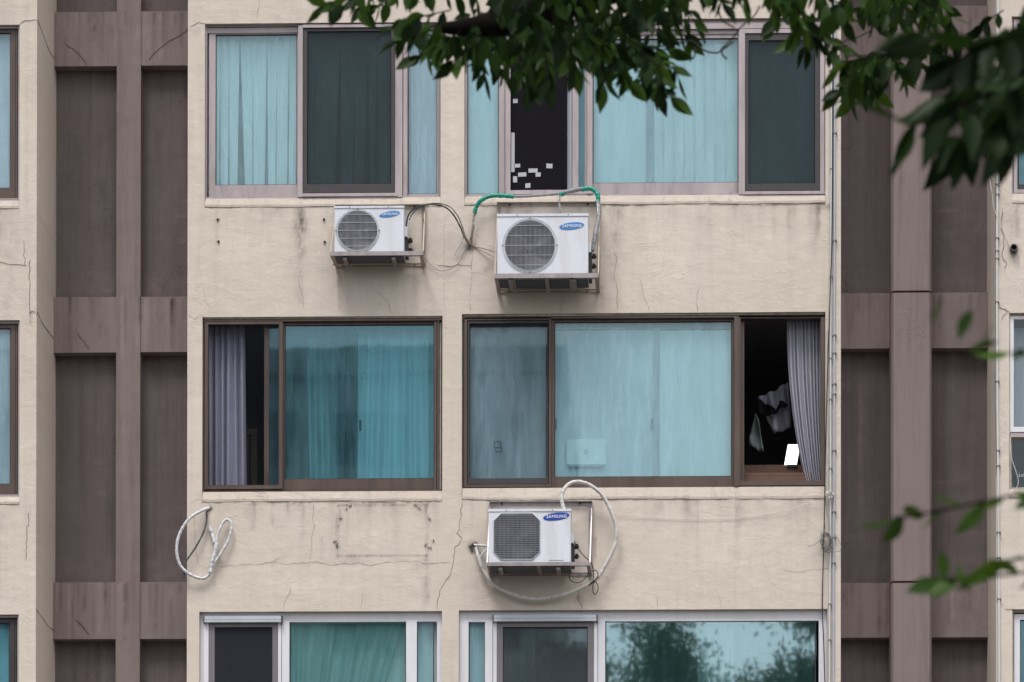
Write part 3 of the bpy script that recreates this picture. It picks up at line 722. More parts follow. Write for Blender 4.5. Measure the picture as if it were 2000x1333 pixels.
# ---- W2: top right
w2 = outer('W2', M['alu'], 4, 3, 3, 4, label='wide mauve aluminium window at upper right with one black opening')
bars(w2, 'head_rail', [(1148, 44, 1609, 56, .02, .12), (1158, 58, 1443, 67, .045, .12)], M['alu'])
sash(w2, 911, 46, 976, 381, 2, 9, 2, 2, .07, .10, M['alu'], M['glass'])
bars(w2, 'mullion', [(975, 46, 986, 381, .045, .10), (987, 46, 997, 379, .02, .09), (1147, 44, 1157, 378, .012, .10), (1118, 52, 1130, 376, .055, .10), (1142, 52, 1147, 376, .07, .10)], M['alu'])
pane(w2, 1130, 55, 1142, 374, .08, M['glassteal'])
bars(w2, 'opening_jamb', [(1108, 52, 1117, 376, .09, .12)], M['conduitg'])
bars(w2, 'screen_rail', [(997, 371, 1147, 379, .02, .09), (997, 46, 1147, 52, .02, .10)], M['alu'])
pane(w2, 998, 52, 1108, 371, .05, M['screenblack'], 'insect_screen', .002)
rt = random.Random(5)
for (x0, y0, x1, y1) in ((1002,193,1011,201),(998,259,1005,336),(1004,320,1016,327),(1012,337,1028,345),(1032,329,1050,337),(1046,337,1056,345),(1067,319,1079,328),(1002,344,1010,356),(1026,358,1036,367),(1001,371,1080,374)):
    a, b, z0, z1 = R4(x0, y0, x1, y1, .045); dz = rt.uniform(-.004, .004)
    tp = MB(); tp.add([(a,.0475,z0),(b,.0475,z0+dz),(b,.0475,z1+dz),(a,.0475,z1),(a,.0495,z0),(b,.0495,z0+dz),(b,.0495,z1+dz),(a,.0495,z1)], [(0,1,2,3),(7,6,5,4),(0,4,5,1),(1,5,6,2),(2,6,7,3),(3,7,4,0)]); tp.build('tape_patch', M['sticker'], w2)
sash(w2, 1156, 67, 1446, 379, 2, 8, 4, 22, .055, .085, M['alu'], M['glass'])
bars(w2, 'mullion', [(1443, 56, 1455, 379.5, .012, .10)], M['alu'])
bars(w2, 'screen_rail', [(1455, 56, 1611, 64, .012, .10), (1455, 373, 1611, 379, .008, .10), (1602, 64, 1610, 373, .012, .10)], M['alu'])
sash(w2, 1455, 65, 1602, 372, 7, 13, 10, 14, .022, .045, M['darkalu'], M['screen'], .03, name='insect_screen', gname='screen_mesh')
sash(w2, 1458, 66, 1606, 376, 3, 3, 3, 3, .07, .10, M['alu'], M['glass'])
room('W2')
pane(w2, 905, 30, 990, 392, .135, M['frost'], 'frosted_pane')
pane(w2, 1148, 86, 1263, 392, .135, M['frost'], 'frosted_pane'); pane(w2, 1445, 86, 1640, 392, .135, M['frost2'], 'frosted_pane')
bars(w2, 'inner_sash', [(1262, 60, 1276, 392, .118, .15), (1148, 62, 1640, 84, .125, .15)], M['innerframe'])
bl = empty('vertical_blind', P(1358, 380, .25), 'white vertical slat blind behind the upper right window', 'blind')
for i in range(9):
    x0 = 1277+i*20.2; a, b, z0, z1 = R4(x0, 45, x0+22.5, 372, .22+.0*i); q = MB()
    q.add([(a,.135,z0),(b,.165,z0),(b,.165,z1),(a,.135,z1),(a,.137,z0),(b,.167,z0),(b,.167,z1),(a,.137,z1)], [(0,1,2,3),(7,6,5,4),(0,4,5,1),(1,5,6,2),(2,6,7,3),(3,7,4,0)])
    q.build('slat', M['sheet'], bl)
q = MB(); a, b, z0, z1 = R4(1270, 36, 1468, 44, .22); q.box(a, b, .20, .25, z0, z1); q.build('head_rail', M['whitel'], bl)

# ---- W3: middle left, brown
w3 = outer('W3', M['brownalu'], 4, 3, 4, 4, Yf=.045, label='brown aluminium window at middle left, its left leaf slid open')
bars(w3, 'head_rail', [(398, 623, 863, 627, .02, .13)], M['brownalu'])
bars(w3, 'caulk_strip', [(858.5, 628, 863.5, 955, .05, .13), (399, 619, 862, 622, .022, .12)], M['putty'])
sash(w3, 400, 627, 552, 955, 6, 6, 7, 7, .02, .05, M['brownalu'], M['screenclear'], .035, name='insect_screen', gname='screen_mesh')
bars(w3, 'sash_stile', [(516, 632, 525.5, 955, .075, .10)], M['brownalu'])
pane(w3, 526, 636, 552, 948, .085, M['glassteal'])
sash(w3, 551, 629, 855, 956, 5, 5, 7, 21, .055, .085, M['brownalu'], M['glassteal'])
bars(w3, 'frame_stile', [(848, 624, 852.5, 957, .03, .12), (854, 624, 857.5, 957, .03, .12)], M['brownalu'])
bars(w3, 'inner_sash', [(660, 640, 673, 945, .15, .19), (692, 642, 698, 945, .15, .18)], M['gasket'])
q = MB()
for (x, y) in ((675, 833), (704, 832)):
    p = P(x, y, .145); q.box(p.x-.012, p.x+.012, .12, .15, p.z-.05, p.z+.05); q.cyl((p.x, .11, p.z+.02), .012, (0,1,0), .03)
q.build('latch', M['black'], w3)
q = MB(); c = P(711, 733, .14); q.tube([(c.x+.03*math.cos(t*math.pi/12), .135, c.z+.03*math.sin(t*math.pi/12)) for t in range(25)], .004, 6); q.build('suction_hook', M['wire'], w3)
room('W3', 3.2)
curtain('curtain', 404, 478, 404, 481, 634, 965, .22, 6.0, .032, M['lav'], 'lavender grey curtain hanging at the open left side of the middle left window', 3)
curtain('curtain', 700, 856, 694, 862, 640, 965, .24, 7.0, .030, M['tealcloth'], 'pleated curtain behind the teal glass of the middle left window', 5)
curtain('curtain', 600, 662, 604, 664, 660, 965, .45, 5.0, .030, M['dimcloth'], 'dim narrow curtain left of the inner bar behind teal glass', 6)
ch = empty('wooden_chair', P(485, 1000, .9)); tag(ch, 'wooden chair back standing in the dark room behind the lavender curtain', 'chair')
for (x0, y0, x1, y1, nm) in ((481, 840, 486, 1000, 'leg'), (490, 838, 502, 1000, 'leg'), (480, 838, 503, 850, 'backrest')):
    a, b, z0, z1 = R4(x0, y0, x1, y1, .9); q = MB(); yy = .9 if nm == 'leg' else .885; q.box(a, b, yy, yy+.04, z0, z1); q.build(nm, M['wood'], ch)
a, b, z0, z1 = R4(478, 985, 505, 993, .9); q = MB(); q.box(a-.15, b, .94, 1.35, z0, z1); q.build('seat', M['wood'], ch)

# ---- W4: middle right, brown
w4 = outer('W4', M['brownalu'], 4, 4, 4, 4, Yf=.045, label='wide brown aluminium window at middle right, its right leaf open')
bars(w4, 'head_rail', [(903, 617, 1611, 621, .02, .13)], M['brownalu'])
bars(w4, 'caulk_strip', [(902.5, 622, 906, 950, .05, .13), (904, 612.5, 1610, 616, .024, .12)], M['putty'])
sash(w4, 907, 620, 1076, 951, 5, 5, 4, 5, .02, .05, M['brownalu'], None)
sash(w4, 912, 625, 1072, 946, 4, 6, 2, 11, .028, .055, M['darkalu'], M['screenlight'], .04, name='insect_screen', gname='screen_mesh')
sash(w4, 910, 626, 1076, 948, 5, 5, 5, 10, .075, .10, M['brownalu'], M['glassmatte'])
bars(w4, 'mullion', [(1076, 622, 1082, 950, .05, .11)], M['brownalu'])
sash(w4, 1079, 622, 1434, 949, 4, 6, 5, 18, .055, .085, M['brownalu'], M['glass'])
bars(w4, 'mullion', [(1434, 619, 1443, 950, .012, .11)], M['brownalu'])
sash(w4, 1443, 616, 1611, 948, 2.5, 4, 7, 8, .02, .05, M['brownalu'], None, gask=False)
bars(w4, 'sash_stile', [(1445, 628, 1453.5, 944, .075, .10)], M['brownalu'])
pane(w4, 918, 645, 1066, 960, .135, M['frost2'], 'frosted_pane')
pane(w4, 1080, 645, 1276, 960, .138, M['frost3'], 'frosted_pane'); pane(w4, 1288, 645, 1446, 960, .132, M['frost'], 'frosted_pane')
bars(w4, 'inner_sash', [(1276, 634, 1288, 960, .118, .15), (905, 634, 1446, 643, .125, .15)], M['innerframe'])
q = MB()
for (x, y) in ((1086, 828), (1273, 829)):
    p = P(x, y, .12); q.box(p.x-.010, p.x+.010, .105, .118, p.z-.05, p.z+.05); q.cyl((p.x, .10, p.z+.02), .011, (0,1,0), .03)
q.build('latch', M['darkgrey'], w4)
q = MB()
for (x0, y0, x1, y1) in ((965,862,979,875),(967,873,980,883)):
    a, b, z0, z1 = R4(x0, y0, x1, y1, .10); q.ring(a, b, z0, z1, .008, .008, .008, .008, .106, .109)
q.build('sticker_marks', M['black'], w4)
room('W4', 3.2)
lt = empty('laptop', P(1145, 912, .155), 'pale laptop lid standing closed against the middle right window', 'laptop')
a, b, z0, z1 = R4(1107, 859, 1183, 908, .13); q = MB(); q.box(a, b, .112, .122, z0, z1); q.build('lid', M['laptop'], lt)
q = MB(); q.box(a+.02, b-.02, .110, .123, z0-.022, z0-.004); q.build('hinge', M['innerframe'], lt)
q = MB(); c = P(1145, 883, .111); q.tube([(c.x+.02*math.cos(t*math.pi/12), .1105, c.z+.02*math.sin(t*math.pi/12)) for t in range(25)], .0022, 5)
for dx in (-.006, .004): q.bar((c.x+dx-.003, .1105, c.z-.013), (c.x+dx+.004, .1105, c.z+.013), .003, .002)
q.build('round_mark', M['laptopmark'], lt)
curtain('curtain', 1537, 1606, 1582, 1612, 622, 975, .20, 9, .022, M['greycloth'], 'grey curtain sweeping down the right side of the open window', 8, curve=1.1)
# things in the dark room
def cloth_piece(name, outline, Y, mat, label, cat, seed, group=None):
    """A hanging garment: outline in pixels, rippled in depth and given thickness."""
    r4 = random.Random(seed); xs = [p[0] for p in outline]; ys = [p[1] for p in outline]
    n = 26; gx = np.linspace(min(xs), max(xs), n); gy = np.linspace(min(ys), max(ys), n)
    def inside(x, y):
        c = False; k = len(outline)
        for i in range(k):
            (x1, y1), (x2, y2) = outline[i], outline[(i+1) % k]
            if (y1 > y) != (y2 > y) and x < (x2-x1)*(y-y1)/(y2-y1)+x1: c = not c
        return c
    import bmesh
    bm = bmesh.new(); pts = [bm.verts.new((*P(x, y, Y),)) for x, y in outline]
    f = bm.faces.new(pts); bmesh.ops.triangulate(bm, faces=[f]); bmesh.ops.subdivide_edges(bm, edges=bm.edges[:], cuts=7, use_grid_fill=True)
    for v in bm.verts: v.co.y += .035*math.sin(v.co.x*55+seed+v.co.z*9)+.02*math.sin(v.co.z*22+v.co.x*15)
    q = MB(); bm.verts.index_update(); q.add([v.co.copy() for v in bm.verts], [tuple(v.index for v in f_.verts) for f_ in bm.faces], 0, True); bm.free()
    o = q.build(name, mat); tag(o, label, cat, group); sol = o.modifiers.new('thickness', 'SOLIDIFY'); sol.thickness = .006
    return o
cloth_piece('hanging_shirt', [(1480,778),(1508,765),(1540,746),(1536,782),(1545,822),(1543,835),(1512,848),(1505,830),(1497,812),(1512,800),(1500,790)], .55, M['shirt'], 'pale shirt hanging in the dark room of the middle right window', 'shirt', 1)
cloth_piece('hanging_jacket', [(1474,784),(1482,780),(1500,790),(1516,801),(1524,784),(1537,790),(1532,800),(1524,798),(1512,809),(1484,811),(1476,800)], .50, M['darkcloth'], 'black garment hanging over the pale shirt in the dark room', 'jacket', 2)
cloth_piece('hanging_towel', [(1476,806),(1482,822),(1492,884),(1480,880),(1461,871),(1468,840)], .55, M['greenshirt'], 'greenish cloth hanging low at the left of the dark opening', 'towel', 3)
tb = MB(); a, b, z0, z1 = R4(1453, 909, 1585, 935, .30); tb.box(a, b, .19, .62, z0, z0+.03); tb.box(a, b, .19, .215, z0-.4, z0-.002)
zz = Z(909, 1510, .62); tb.box(a, b, .60, .66, z0+.031, zz)
tag(tb.build('bedside_ledge', M['wood']), 'low wooden ledge behind the open right leaf of the middle window', 'ledge')
lamp = empty('desk_lamp', P(1553, 905, .6), 'bright white lit lamp panel glowing low in the dark room', 'lamp')
q = MB(); pts = pp([(1539,868),(1560,868),(1564,874),(1560,884),(1556,907),(1532,907)], .58); nn = len(pts)
q.add(pts+[p+Vector((0, .02, 0)) for p in pts], [tuple(range(nn-1, -1, -1)), tuple(range(nn, 2*nn))]+[(i, (i+1) % nn, nn+(i+1) % nn, nn+i) for i in range(nn)]); q.build('lamp_panel', M['lit'], lamp)
q = MB(); a, b, z0, z1 = R4(1537, 907, 1557, 913, .6); q.box(a, b, .585, .64, z0, z1); q.build('lamp_base', M['black'], lamp)

# ---- W5: lower left, white pvc
w5 = outer('W5', M['pvc'], 8, 10, 10, 18, Yf=.05, rails=False, label='white framed window at lower left with grey screen')
bars(w5, 'mullion', [(398, 1214, 407, 1530, .03, .12), (543, 1214, 549, 1530, .03, .12), (550, 1212, 565, 1530, .045, .12), (793, 1212, 814, 1530, .045, .12)], M['pvc'])
bars(w5, 'screen_box', [(399, 1203, 549, 1210, .0, .05), (399, 1210.5, 549, 1215, -.004, .05)], M['boxalu'])
bars(w5, 'box_end', [(397.5, 1202, 399, 1217, -.006, .05), (549, 1202, 551, 1217, -.006, .05)], M['darkalu'])
sash(w5, 407, 1216, 543, 1528, 12, 8.5, 11, 8, .035, .06, M['greyalu'], M['screendark'], .045, name='insect_screen', gname='screen_mesh')
pane(w5, 566, 1213, 792, 1526, .075, M['glasspale']); pane(w5, 815, 1213, 848, 1526, .075, M['glass'])
bars(w5, 'glazing_bead', [(565, 1212, 793, 1214.5, .055, .09), (814, 1212, 849, 1214, .055, .09), (565, 1214.5, 566.5, 1526, .055, .09), (791.5, 1214.5, 793, 1526, .055, .09), (814, 1214.5, 815.2, 1526, .055, .09), (846, 1214.5, 847.5, 1526, .055, .09)], M['gasket'])
room('W5')
pane(w5, 808, 1200, 870, 1530, .14, M['frost'], 'frosted_pane')
curtain('curtain', 545, 789, 545, 690, 1205, 1560, .155, 11, .02, M['dimcloth'], 'sheer curtain pulled back in a curve in the lower left window', 12, curve=.0)
def swoop(parent=None):
    q = MB(); n = 20; pts = []
    out = [(793,1213),(785,1225),(768,1260),(756,1295),(748,1330),(743,1400),(742,1530),(810,1530),(810,1213)]
    v = pp(out, .19); k = len(v); q.add(v+[p+Vector((0,.01,0)) for p in v], [tuple(range(k-1, -1, -1)), tuple(range(k, 2*k))]+[(i, (i+1) % k, k+(i+1) % k, k+i) for i in range(k)])
    o = q.build('inner_blind', M['frost']); tag(o, 'pale blind showing beyond the curved curtain edge in the lower left window', 'blind')
swoop()

# ---- W6: lower right, white pvc
w6 = outer('W6', M['pvc'], 10, 16, 10, 20, Yf=.05, rails=False, label='wide white framed window at lower right reflecting trees')
bars(w6, 'mullion', [(947, 1212, 962, 1525, .045, .12), (963, 1213, 970, 1525, .03, .12), (1160, 1213, 1167, 1525, .03, .12), (1168, 1210, 1182, 1525, .045, .12), (906.5, 1212, 915, 1525, .045, .12)], M['pvc'])
bars(w6, 'screen_box', [(964, 1201, 1165, 1207, .0, .05), (964, 1207.5, 1165, 1213, -.004, .05)], M['boxalu'])
bars(w6, 'box_end', [(962, 1200, 964, 1215, -.006, .05), (1165, 1200, 1167, 1215, -.006, .05)], M['darkalu'])
sash(w6, 970, 1214, 1160, 1524, 12, 10, 12, 8, .035, .06, M['greyalu'], M['screengrey'], .045, name='insect_screen', gname='screen_mesh')
pane(w6, 972, 1216, 1158, 1522, .075, M['glassrefl'])
pane(w6, 1184, 1211, 1594, 1522, .075, M['glassrefl']); pane(w6, 916, 1212, 948, 1522, .075, M['glass'])
bars(w6, 'glazing_bead', [(1182, 1209.5, 1595, 1212, .055, .09), (1182, 1212, 1183.5, 1522, .055, .09), (1591.5, 1212, 1593.5, 1522, .055, .09), (915, 1212, 916.5, 1522, .055, .09), (946, 1212, 947.3, 1522, .055, .09), (915, 1210.5, 948, 1212, .055, .09)], M['gasket'])
room('W6')
pane(w6, 895, 1200, 958, 1530, .14, M['frost'], 'frosted_pane')
curtain('curtain', 975, 1045, 980, 1045, 1205, 1560, .24, 7, .028, M['tealcloth'], 'dim curtain behind the screened leaf of the lower right window', 14)
curtain('curtain', 1360, 1430, 1368, 1440, 1205, 1560, .24, 6, .028, M['tealcloth'], 'narrow curtain among the tree reflections in the lower right window', 15)

# ---- edge windows
wl = []
for k, mt, lab in (('WL1', 'brownalu', 'brown framed window cut off by the left edge, top row'), ('WL2', 'brownalu', 'brown framed window cut off by the left edge, middle row'), ('WL3', 'darkalu', 'dark framed window cut off by the left edge, bottom row')):
    x0, y0, x1, yb, ys = OPEN[k]
    w_ = outer(k, M['alu'] if k != 'WL3' else M['alu'], 3, 3.5, 3, 4, Yf=.03, label=lab)
    sash(w_, -280, y0+9, x1-4, yb-4, 10, 8, 14, 20 if k != 'WL3' else 12, .055, .085, M[mt], M['glassmatte'] if k != 'WL3' else M['glassteal'])
    bars(w_, 'sash_stile', [(x1-13, y0+9, x1-9, yb-4, .045, .09)], M[mt])
    sash(w_, -496, y0+9, -282, yb-4, 10, 8, 10, 20, .085, .11, M[mt], M['glassmatte'])
    room(k)
    pane(w_, -270, y0+5, x1-14, yb+5, .14, M['frost'] if k != 'WL3' else M['frost2'], 'frosted_pane')
curtain('curtain', -60, 12, -60, 6, 60, 400, .185, 5, .012, M['sheet'], 'pale curtain at the left edge, upper window', 31)
for k, mt, lab in (('WR1', 'alu', 'mauve framed window cut off by the right edge, half under leaves'), ('WR2', 'pvc', 'white framed window with a cross rail cut off by the right edge'), ('WR3', 'pvc', 'white framed window cut off by the lower right edge')):
    x0, y0, x1, yb, ys = OPEN[k]
    w_ = outer(k, M['alu'] if k == 'WR1' else (M['putty'] if k == 'WR2' else M['putty']), 3, 3, 3, 4, Yf=.035, label=lab)
    if k == 'WR1': sash(w_, 1980, y0+6, 2230, yb-4, 7, 7, 7, 7, .02, .05, M['alu'], None); sash(w_, 1986, y0+12, 2226, yb-10, 3, 6, 6, 10, .04, .07, M['darkalu'], M['glassteal'])
    elif k == 'WR2':
        sash(w_, 1972, y0+6, 2230, 843, 7, 5, 7, 9, .03, .06, M['pvc'], M['glassclear'], gask=False)
        bars(w_, 'cross_rail', [(1973, 845, 2230, 853, .035, .09)], M['alu'])
        sash(w_, 1973, 854, 2230, yb-2, 2, 2, 4, 2, .06, .09, M['putty'], M['glassclear'], gask=False)
    else: sash(w_, 1981, y0+9, 2230, yb-4, 11, 11, 11, 11, .045, .08, M['pvc'], M['glassteal'])
    bars(w_, 'far_panel', [(2231, y0+6, 2496, yb-4, .05, .08)], M['alu'])
    room(k)
    if k == 'WR2':
        pane(w_, 1960, 640, 2100, 852, .22, M['frost2'], 'frosted_pane')
        tx = bpy.data.curves.new('t', 'FONT'); tx.body = 'Lo'; tx.size = .055; tx.extrude = .001
        to = bpy.data.objects.new('t', tx); me = bpy.data.meshes.new_from_object(to); bpy.data.objects.remove(to)
        o_ = P(1989, 931, .069); me.transform(Matrix(((1,0,0,o_.x),(0,0,-1,.069),(0,1,0,o_.z),(0,0,0,1)))); me.materials.append(M['wire'])
        link('lettering', me, w_, Vector((0,0,0)))

# ------------------------------------------------------------------ air conditioners
def rounded_rect(x0, x1, z0, z1, r, n=4):
    out = []
    for (cx_, cz_, a0) in ((x1-r, z1-r, 0), (x0+r, z1-r, 90), (x0+r, z0+r, 180), (x1-r, z0+r, 270)):
        for i in range(n+1): t = rad(a0+90*i/n); out.append((cx_+r*math.cos(t), cz_+r*math.sin(t)))
    return out
def text_mesh(s, size, bold=.012):
    tx = bpy.data.curves.new('t', 'FONT'); tx.body = s; tx.size = size; tx.align_x = 'CENTER'; tx.align_y = 'CENTER'; tx.extrude = .0012; tx.offset = size*bold; tx.space_character = 1.14
    to = bpy.data.objects.new('t', tx); me = bpy.data.meshes.new_from_object(to); bpy.data.objects.remove(to); return me
def aircon(fx0, fy0, fx1, fy1, Yf, Yb, fan, shape, badge, bmat, label, lid=5, nv=30, nh=6, panel=None):
    x0, x1, z0, z1 = R4(fx0, fy0, fx1, fy1, Yf)
    z0 -= .02
    root = empty('air_conditioner', ((x0+x1)/2, (Yf+Yb)/2, z0), label, 'air conditioner', 'air conditioner outdoor units on wall brackets')
    cxp, cyp, rp = fan; c = P(cxp, cyp, Yf); r = rp*U*.985
    lz = z1-lid*U
    # body: front plate with a hole
    q = MB(); nseg = 72; S = max(0.0, r+.03)
    hx0, hx1, hz0, hz1 = x0+.002, min(x1-.02, c.x+r*1.09), z0+.002, lz-.002
    def hole_pt(t):
        if shape == 'round': return (c.x+r*math.cos(t), c.z+r*math.sin(t))
        k = abs(math.cos(t)); s_ = abs(math.sin(t)); m_ = min(1/max(k, 1e-6), 1/max(s_, 1e-6), 1.68/(k+s_))
        return (c.x+r*m_*math.cos(t), c.z+r*m_*math.sin(t))
    def rect_pt(t):
        dx, dz = math.cos(t), math.sin(t)
        kx = (hx1-c.x)/dx if dx > 1e-9 else ((hx0-c.x)/dx if dx < -1e-9 else 1e9)
        kz = (hz1-c.z)/dz if dz > 1e-9 else ((hz0-c.z)/dz if dz < -1e-9 else 1e9)
        k = min(kx, kz); return (c.x+dx*k, c.z+dz*k)
    angs = sorted([2*math.pi*i/nseg for i in range(nseg)]+[math.atan2(b-c.z, a-c.x) % (2*math.pi) for a in (hx0, hx1) for b in (hz0, hz1)])
    n = len(angs); vs = []
    for t in angs:
        a, b = hole_pt(t), rect_pt(t)
        vs += [(b[0], Yf, b[1]), (a[0], Yf, a[1]), (a[0], Yf+.05, a[1])]
    fs = []
    for i in range(n):
        j = (i+1) % n; fs += [(3*i, 3*i+1, 3*j+1, 3*j), (3*i+1, 3*i+2, 3*j+2, 3*j+1)]
    q.add(vs, fs)
    q.add([(hx1,Yf,hz0),(x1-.008,Yf,hz0),(x1-.008,Yf,hz1),(hx1,Yf,hz1)], [(0,1,2,3)])
    # chamfered right edge, sides, back, bottom
    q.add([(x1-.008,Yf,hz0),(x1,Yf+.008,hz0),(x1,Yb,hz0),(x0+.002,Yb,hz0),(x0+.002,Yf,hz0),(x1-.008,Yf,hz1),(x1,Yf+.008,hz1),(x1,Yb,hz1),(x0+.002,Yb,hz1),(x0+.002,Yf,hz1)],
          [(0,1,6,5),(1,2,7,6),(2,3,8,7),(3,4,9,8),(0,4,3,2,1),(5,6,7,8,9)])
    q.build('casing', M['casing'], root)
    q = MB(); rr = rounded_rect(x0-.003, x1+.004, lz, z1, .006); k = len(rr)
    q.add([(a, Yf-.006, b) for a, b in rr]+[(a, Yb+.004, b) for a, b in rr], [tuple(range(k-1, -1, -1)), tuple(range(k, 2*k))]+[(i, (i+1) % k, k+(i+1) % k, k+i) for i in range(k)])
    q.build('lid', M['casing'], root)
    q = MB(); q.box(c.x-r*1.02, c.x+r*1.02, Yf+.13, Yf+.135, c.z-r*1.0, c.z+r*1.0); q.build('fan_cavity', M['acdark'], root)
    # fan
    q = MB(); q.cyl((c.x, Yf+.05, c.z), r*.17, (0,1,0), .05, 24); q.cyl((c.x, Yf+.045, c.z), r*.14, (0,1,0), .01, 24)
    for b_ in range(3):
        vs = []; a0 = 2*math.pi*b_/3+.6
        for i in range(7):
            for j in range(7):
                u, v = i/6, j/6; rr_ = r*(.16+.78*u); t = a0+(v-.5)*(1.15+.25*u)+.35*u
                vs.append((c.x+rr_*math.cos(t), Yf+.06+.05*v, c.z+rr_*math.sin(t)))
        q.add(vs, [(i*7+j, i*7+j+1, (i+1)*7+j+1, (i+1)*7+j) for i in range(6) for j in range(6)], 0, True)
    fo = q.build('fan', M['fan'], root); sol = fo.modifiers.new('t', 'SOLIDIFY'); sol.thickness = .003
    # grille
    q = MB(); gw = .0012 if shape == 'round' else .0009
    def halfw(d):
        d = abs(d)/r
        if d >= 1: return 0
        if shape == 'round': return r*math.sqrt(1-d*d)
        return r*min(1, 1.68-d)
    for i in range(nv):
        d = -r+2*r*(i+.5)/nv; h = halfw(d)
        if h > 0: q.box(c.x+d-gw, c.x+d+gw, Yf-.006, Yf-.002, c.z-h, c.z+h)
    for i in range(nh):
        d = -r+2*r*(i+.5)/nh if shape != 'round' else -r*.78+1.56*r*i/(nh-1); h = halfw(d)
        if h > 0: wd = .0017 if shape == 'round' else .0008; q.box(c.x-h, c.x+h, Yf-.010, Yf-.006, c.z+d-wd, c.z+d+wd)
    if shape == 'round':
        for rr_, tk in ((r*1.0, .0034), (r*1.07, .0026)):
            q.tube([(c.x+rr_*math.cos(2*math.pi*t/56), Yf-.005, c.z+rr_*math.sin(2*math.pi*t/56)) for t in range(57)], tk, 8, cap=False)
    else:
        q.tube([(hole_pt(2*math.pi*t/96)[0], Yf-.004, hole_pt(2*math.pi*t/96)[1]) for t in range(97)], .0045, 8, cap=False)
    q.build('fan_grille', M['wire'], root)
    q = MB()
    for t in (0, 90, 180, 270):
        if shape == 'round': q.cyl((c.x+r*1.07*math.cos(rad(t)), Yf-.012, c.z+r*1.07*math.sin(rad(t))), .006, (0,1,0), .008, 10)
    for px_ in (.22, .78): q.cyl((x0+(x1-x0)*px_, Yf-.009, (lz+z1)/2), .005, (0,1,0), .006, 10)
    q.build('screw', M['rust'], root)
    # badge
    bx, by, ba, bb, rot = badge; bc = P(bx, by, Yf); ba *= U; bb *= U; ca, sa = math.cos(rot), math.sin(rot); n = 40
    q = MB(); ring_ = [(bc.x+ba*math.cos(t)*ca-bb*math.sin(t)*sa, bc.z+ba*math.cos(t)*sa+bb*math.sin(t)*ca) for t in [2*math.pi*i/n for i in range(n)]]
    q.add([(a, Yf-.003, b) for a, b in ring_]+[(a, Yf+.001, b) for a, b in ring_], [tuple(range(n-1, -1, -1))]+[(i, (i+1) % n, n+(i+1) % n, n+i) for i in range(n)])
    bo = q.build('badge', bmat, root)
    me = text_mesh('SAMSUNG', bb*1.12, .006); co = np.array([v.co for v in me.vertices]); sx = ba*1.52/(co[:, 0].max()-co[:, 0].min())
    me.transform(Matrix(((sx, 0, 0, bc.x+ba*.03-ORI[root.name].x), (0, 0, -1, Yf-.0045-ORI[root.name].y), (0.02, 1, 0, bc.z-ORI[root.name].z), (0, 0, 0, 1))))
    me.materials.append(M['whitel']); link('badge_lettering', me, bo, ORI[root.name])
    if panel:
        a, b, e, f = R4(*panel, Yf); q = MB(); rr = rounded_rect(a, b, e, f, .008); k = len(rr)
        q.add([(u_, Yf-.004, v_) for u_, v_ in rr]+[(u_, Yf+.001, v_) for u_, v_ in rr], [tuple(range(k-1, -1, -1))]+[(i, (i+1) % k, k+(i+1) % k, k+i) for i in range(k)])
        q.build('service_panel', M['casing'], root)
    q = MB(); q.box(x0+.004, x1-.004, Yf+.006, Yb-.006, z0-.012, z0-.0015); q.build('base_pan', M['darkgrey'], root)
    # feet, valve
    for px_ in (.12, .82): q = MB(); q.box(x0+(x1-x0)*px_, x0+(x1-x0)*px_+.04, Yf+.02, Yb-.02, z0-.036, z0-.013); q.build('foot', M['metal'], root)
    q = MB(); zv = z0+(z1-z0)*.42
    q.box(x1-.001, x1+.03, Yf+.10, Yb-.04, z0+.02, zv)
    q.cyl((x1+.028, Yf+.14, zv-.02), .018, (1,0,.2), .045, 12); q.cyl((x1+.028, Yf+.16, zv-.11), .016, (1,0,.2), .045, 12)
    q.cyl((x1+.05, Yf+.14, zv-.04), .014, (0,-.3,1), .05, 10); q.cyl((x1+.05, Yf+.16, zv-.13), .012, (0,-.3,1), .05, 10)
    q.build('valve', M['black'], root)
    q = MB(); q.box(x1, x1+.025, Yf+.07, Yf+.2, zv+.005, zv+.10); q.build('side_handle', M['casing'], root)
    return root
aircon(653, 402.5, 789, 494, -.31, -.06, (698.5, 450.5, 39.5), 'round', (761, 418.5, 20, 5.6, rad(9)), M['bluel'], 'smaller white air conditioner under the upper left window, black pipes at its side', 4, 34, 5)
aircon(971, 417.5, 1149, 536, -.41, -.10, (1035, 479.5, 49.5), 'round', (1116.5, 441.5, 24, 7, rad(6)), M['bluel'], 'larger white air conditioner with faded badge under the upper right window', 5, 40, 5)
aircon(954, 994, 1115, 1100, -.37, -.09, (1009.5, 1048, 45.5), 'oct', (1086.5, 1009, 25.5, 7.4, rad(7)), M['blued'], 'white air conditioner with square grille below the middle row of windows', 5, 36, 26, (1072, 1020.5, 1100.5, 1094))

